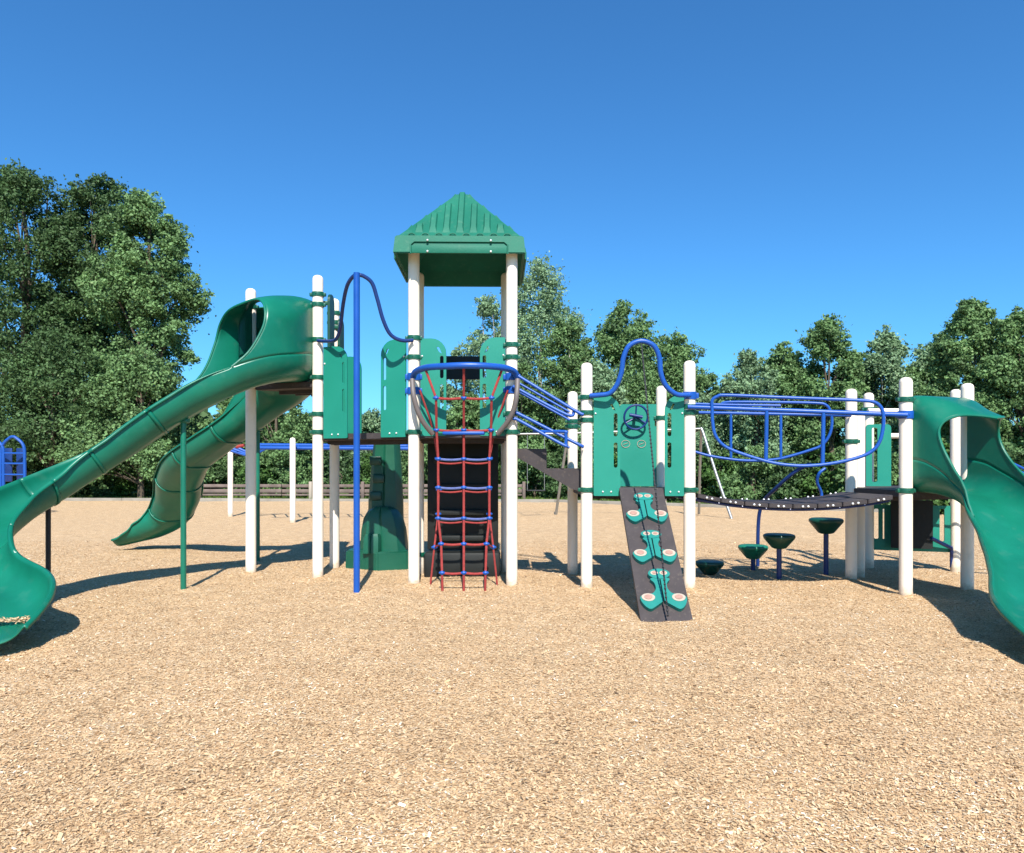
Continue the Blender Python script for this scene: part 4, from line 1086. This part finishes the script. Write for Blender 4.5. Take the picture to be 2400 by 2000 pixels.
def tree(px, ytop, hwpx, d, ybot, nleaf, leaf, m, label, shape='oval', kcl=80, rc_=.16, bark=M_BARK, r0=.2, ryf=.8, name='broadleaf_tree', flat=.75):
    TI[0] += 1; sd = 100 + TI[0] * 7
    if 1100 < px < 2250: hwpx *= 1.18; nleaf = int(nleaf * 1.15)
    x = (px - 1200) * d / F; zt = CAMH - (ytop - HOR) * d / F; zb_ = max(.4, CAMH - (ybot - HOR) * d / F); rx_ = hwpx * d / F
    t = thing(name, (x, d, -.05), label, 'tree', 'trees along the far side of the playground')
    cs_ = crown_mesh('crown', (x, d, -.05), sd, x, d, zb_, zt - .3, rx_ * .95, rx_ * ryf, int(nleaf * 2.0), leaf * .66, m, t, int(kcl * 1.35), rc_ * .85, 'poplar' if shape == 'oval' and ybot >= 1060 else shape, flat=flat, veil=.22 if m is L_LIGHT else .08)
    g = random.Random(sd); lim = [tuple(cs_[g.randrange(len(cs_) // 4)][:3]) for _ in range(16)]
    branchy('trunk', (x, d, -.05), (x + g.uniform(-.3, .3), d, zt - (zt - zb_) * .12), r0, lim, bark, t, sd)
    return t
def bush(px, ytop, hwpx, d, nleaf, leaf, m, label):
    TI[0] += 1; sd = 500 + TI[0] * 3
    x = (px - 1200) * d / F; zt = CAMH - (ytop - HOR) * d / F; rx_ = hwpx * d / F
    t = thing('shrub', (x, d, -.05), label, 'shrub', 'shrubs under the trees')
    cs_ = crown_mesh('foliage', (x, d, -.05), sd, x, d, .15, zt - .15, rx_ * .9, rx_ * .7, int(nleaf * 1.5), leaf * .75, m, t, 30, .22, 'dome')
    g = random.Random(sd); lim = [tuple(cs_[g.randrange(len(cs_))][:3]) for _ in range(6)]
    branchy('stem', (x, d, -.05), (x, d, zt * .7), .06, lim, M_BARK, t, sd)
# left group
tree(60, 396, 165, 34, 1010, 42000, .105, L_DARK, 'tallest dark broadleaf tree at the far left edge of the view', kcl=150, rc_=.15, r0=.34)
tree(232, 414, 130, 35, 1000, 36000, .105, L_DARK, 'tall dark tree between the leftmost tree and the hooded slide', kcl=130, rc_=.15, r0=.3)
tree(338, 456, 116, 33, 960, 34000, .105, L_MID, 'broad tree whose right side stands out against the sky above the left slide', kcl=105, rc_=.17, r0=.28)
tree(-140, 430, 170, 36, 1050, 16000, .13, L_DARK, 'dark tree cut off by the left edge of the view', kcl=90, r0=.3)
tree(120, 800, 150, 31, 1110, 20000, .10, L_DARK, 'lower leafy tree in front of the leftmost tall trees', kcl=70, rc_=.2, shape='dome', r0=.15)
tree(330, 830, 130, 30.8, 1120, 18000, .10, L_MID, 'lower leafy tree seen under the middle of the left slide', kcl=60, rc_=.2, shape='dome', r0=.15)
tree(655, 905, 78, 33, 1110, 12000, .10, L_MID, 'rounded tree seen between the rear slide and the cream posts', kcl=50, rc_=.2, r0=.14)
tree(550, 900, 70, 34, 1110, 9000, .11, L_MID, 'tree behind the rear slide', kcl=40, rc_=.2, r0=.14)
tree(872, 962, 62, 44, 1130, 8000, .12, L_LIGHT, 'pale distant tree seen between the two guard panels by the fire pole', kcl=40, rc_=.22, r0=.15)
# centre
tree(1145, 690, 66, 36, 1080, 9000, .10, L_LIGHT, 'small airy tree behind the right post of the roofed tower', shape='oval', kcl=46, rc_=.2, bark=M_BIRCH, r0=.12)
tree(1262, 598, 100, 37, 1060, 19000, .095, L_LIGHT, 'tall airy poplar just right of the roofed tower', shape='poplar', kcl=80, rc_=.17, bark=M_BIRCH, r0=.17)
tree(1455, 700, 82, 35, 1080, 20000, .10, L_MID, 'pointed tree behind the blue handhold arch', shape='poplar', kcl=70, rc_=.2, r0=.17)
tree(1352, 800, 80, 34, 1090, 13000, .10, L_MID, 'tree between the airy poplar and the pointed tree', kcl=50, rc_=.22, r0=.15)
tree(1570, 785, 80, 34, 1090, 15000, .10, L_MID, 'sloping tree left of the gap in the tree line', kcl=60, rc_=.22, r0=.15)
tree(1655, 868, 58, 35, 1100, 9000, .10, L_MID, 'last low tree at the left side of the gap in the tree line', kcl=40, rc_=.22, r0=.12)
tree(1075, 812, 45, 38, 1080, 6500, .10, L_LIGHT, 'slim far tree seen through the roofed tower', kcl=26, rc_=.28, r0=.1)
tree(1090, 930, 95, 33, 1110, 12000, .10, L_MID, 'bushy tree filling the view through the tower and net', kcl=50, rc_=.2, shape='dome', r0=.12)
# right
tree(1765, 815, 62, 31, 1080, 11000, .095, L_LIGHT, 'grey green tree right of the gap in the tree line', kcl=50, rc_=.2, r0=.14)
tree(1840, 795, 60, 32, 1080, 11000, .095, L_MID, 'tree with a rounded top behind the middle of the bridge', kcl=50, rc_=.2, r0=.14)
tree(1945, 738, 72, 31, 1070, 14000, .095, L_MID, 'taller tree behind the right end of the bridge', shape='poplar', kcl=58, rc_=.2, r0=.16)
tree(2078, 762, 62, 32, 1080, 12000, .095, L_LIGHT, 'airy tree behind the two cream posts of the right tower', shape='poplar', kcl=50, rc_=.2, bark=M_BIRCH, r0=.14)
tree(2160, 800, 55, 33, 1080, 9000, .10, L_LIGHT, 'narrow pale tree behind the hood of the right slide', shape='poplar', kcl=38, rc_=.22, bark=M_BIRCH, r0=.12)
tree(2268, 688, 90, 27, 1060, 26000, .085, L_MID, 'tall dark tree with a pale trunk above the right slide', kcl=90, rc_=.17, bark=M_BIRCH, r0=.14)
tree(2400, 722, 95, 26, 1070, 24000, .085, L_MID, 'dark tree at the right edge of the view', kcl=90, rc_=.18, r0=.2)
tree(2540, 700, 100, 27, 1070, 9000, .11, L_DARK, 'dark tree cut off by the right edge of the view', kcl=60, r0=.2)
for px, yt, hw_, lb, m_, bk in ((1200, 840, 70, 'leafy tree low behind the right post of the roofed tower', L_MID, M_BARK), (1405, 850, 75, 'green tree low between the two middle treetops', L_LIGHT, M_BARK), (1520, 860, 75, 'green tree low right of the pointed tree', L_MID, M_BARK),
        (1630, 925, 70, 'low tree filling the left slope of the gap', L_LIGHT, M_BARK), (1745, 900, 70, 'low pale tree just right of the gap', L_MID, M_BARK), (1895, 850, 75, 'low tree behind the bridge loops', L_MID, M_BARK), (2010, 845, 75, 'low tree left of the airy tree by the right tower', L_DARK, M_BARK),
        (2130, 860, 75, 'low tree behind the tallest post of the right tower', L_MID, M_BARK), (2200, 780, 60, 'middle sized tree at the left foot of the tall dark tree', L_MID, M_BARK), (1330, 730, 62, 'middle sized tree on the right side of the airy poplar', L_MID, M_BIRCH)):
    tree(px, yt, hw_, 32.5, 1110, 11000, .10, m_, lb, kcl=46, rc_=.22, bark=bk, r0=.13)
# shrubs in front
bl = ['dark shrub', 'leafy shrub', 'bright green shrub']
g = random.Random(4)
SH = [(20, 1040, 'low dark shrub at the left edge beside the blue climbing frame'), (130, 1060, 'dark shrub behind the lower bend of the left slide'), (235, 1075, 'leafy shrub under the left slide, left of the green support pole'), (330, 1060, 'shrub right behind the thin green slide pole'), (420, 1050, 'dark shrub behind the bend of the rear slide'), (510, 1070, 'shrub behind the first cream ladder post'),
      (610, 1060, 'shrub between the two cream ladder posts'), (700, 1075, 'shrub right of the second cream ladder post'), (790, 1050, 'bright shrub behind the fire pole bay'), (880, 1060, 'shrub hidden behind the green stepped climber'), (975, 1050, 'shrub behind the left post of the roofed tower'), (1060, 1060, 'shrub behind the climbing wall'), (1160, 1050, 'shrub behind the right post of the roofed tower'),
      (1250, 1040, 'shrub beneath the brown stair'), (1330, 1050, 'shrub behind the swing frame, below the stair'), (1420, 1050, 'shrub behind the middle tower'), (1510, 1060, 'shrub behind the climbing ramp'), (1600, 1045, 'dark shrub behind the right post of the middle tower'), (1690, 1060, 'shrub behind the left end of the plank bridge'), (1770, 1040, 'dark shrub behind the centre of the plank bridge'),
      (1850, 1055, 'leafy shrub behind the bent blue pole'), (1940, 1050, 'shrub behind the right end of the plank bridge'), (2040, 1040, 'shrub behind the slotted guard panel'), (2130, 1050, 'shrub behind the front post of the right tower'), (2230, 1040, 'shrub seen behind the right slide hood'), (2330, 1020, 'dark shrub behind the blue handrails at the right'), (2420, 1040, 'shrub at the right edge behind the slide')]
for i, (px, yt, lb) in enumerate(SH):
    d = edge_y((px - 1200) * 29 / F) + 3.6 + g.uniform(-.4, .8)
    bush(px, yt + g.uniform(-12, 18), 62 + g.uniform(-6, 14), d, 5200, .085, [L_DARK, L_BUSH, L_MID][(i * 7 + 1) % 3], lb)
# far-off wood behind everything
g2 = np.random.default_rng(77); n = 60000
a = g2.uniform(-.95, .95, n); dd = g2.uniform(44, 54, n); x = a * dd
hmax = 4.6 + 1.0 * np.sin(a * 9) + .7 * np.sin(a * 23 + 1)
C = np.stack([x, dd, g2.uniform(0, 1, n) ** .8 * hmax], 1); nr = unit(g2.normal(0, 1, (n, 3)) + np.array([0, -.4, .5])); t1 = unit(np.cross(nr, g2.normal(0, 1, (n, 3)))); t2 = np.cross(nr, t1)
o = quads('far_wood', C, t1 * .30, t2 * .2, g2.uniform(0, .8, n), L_DARK); tagit(o, 'far-off dark wood closing the view behind the trees', 'wood', kind='stuff')
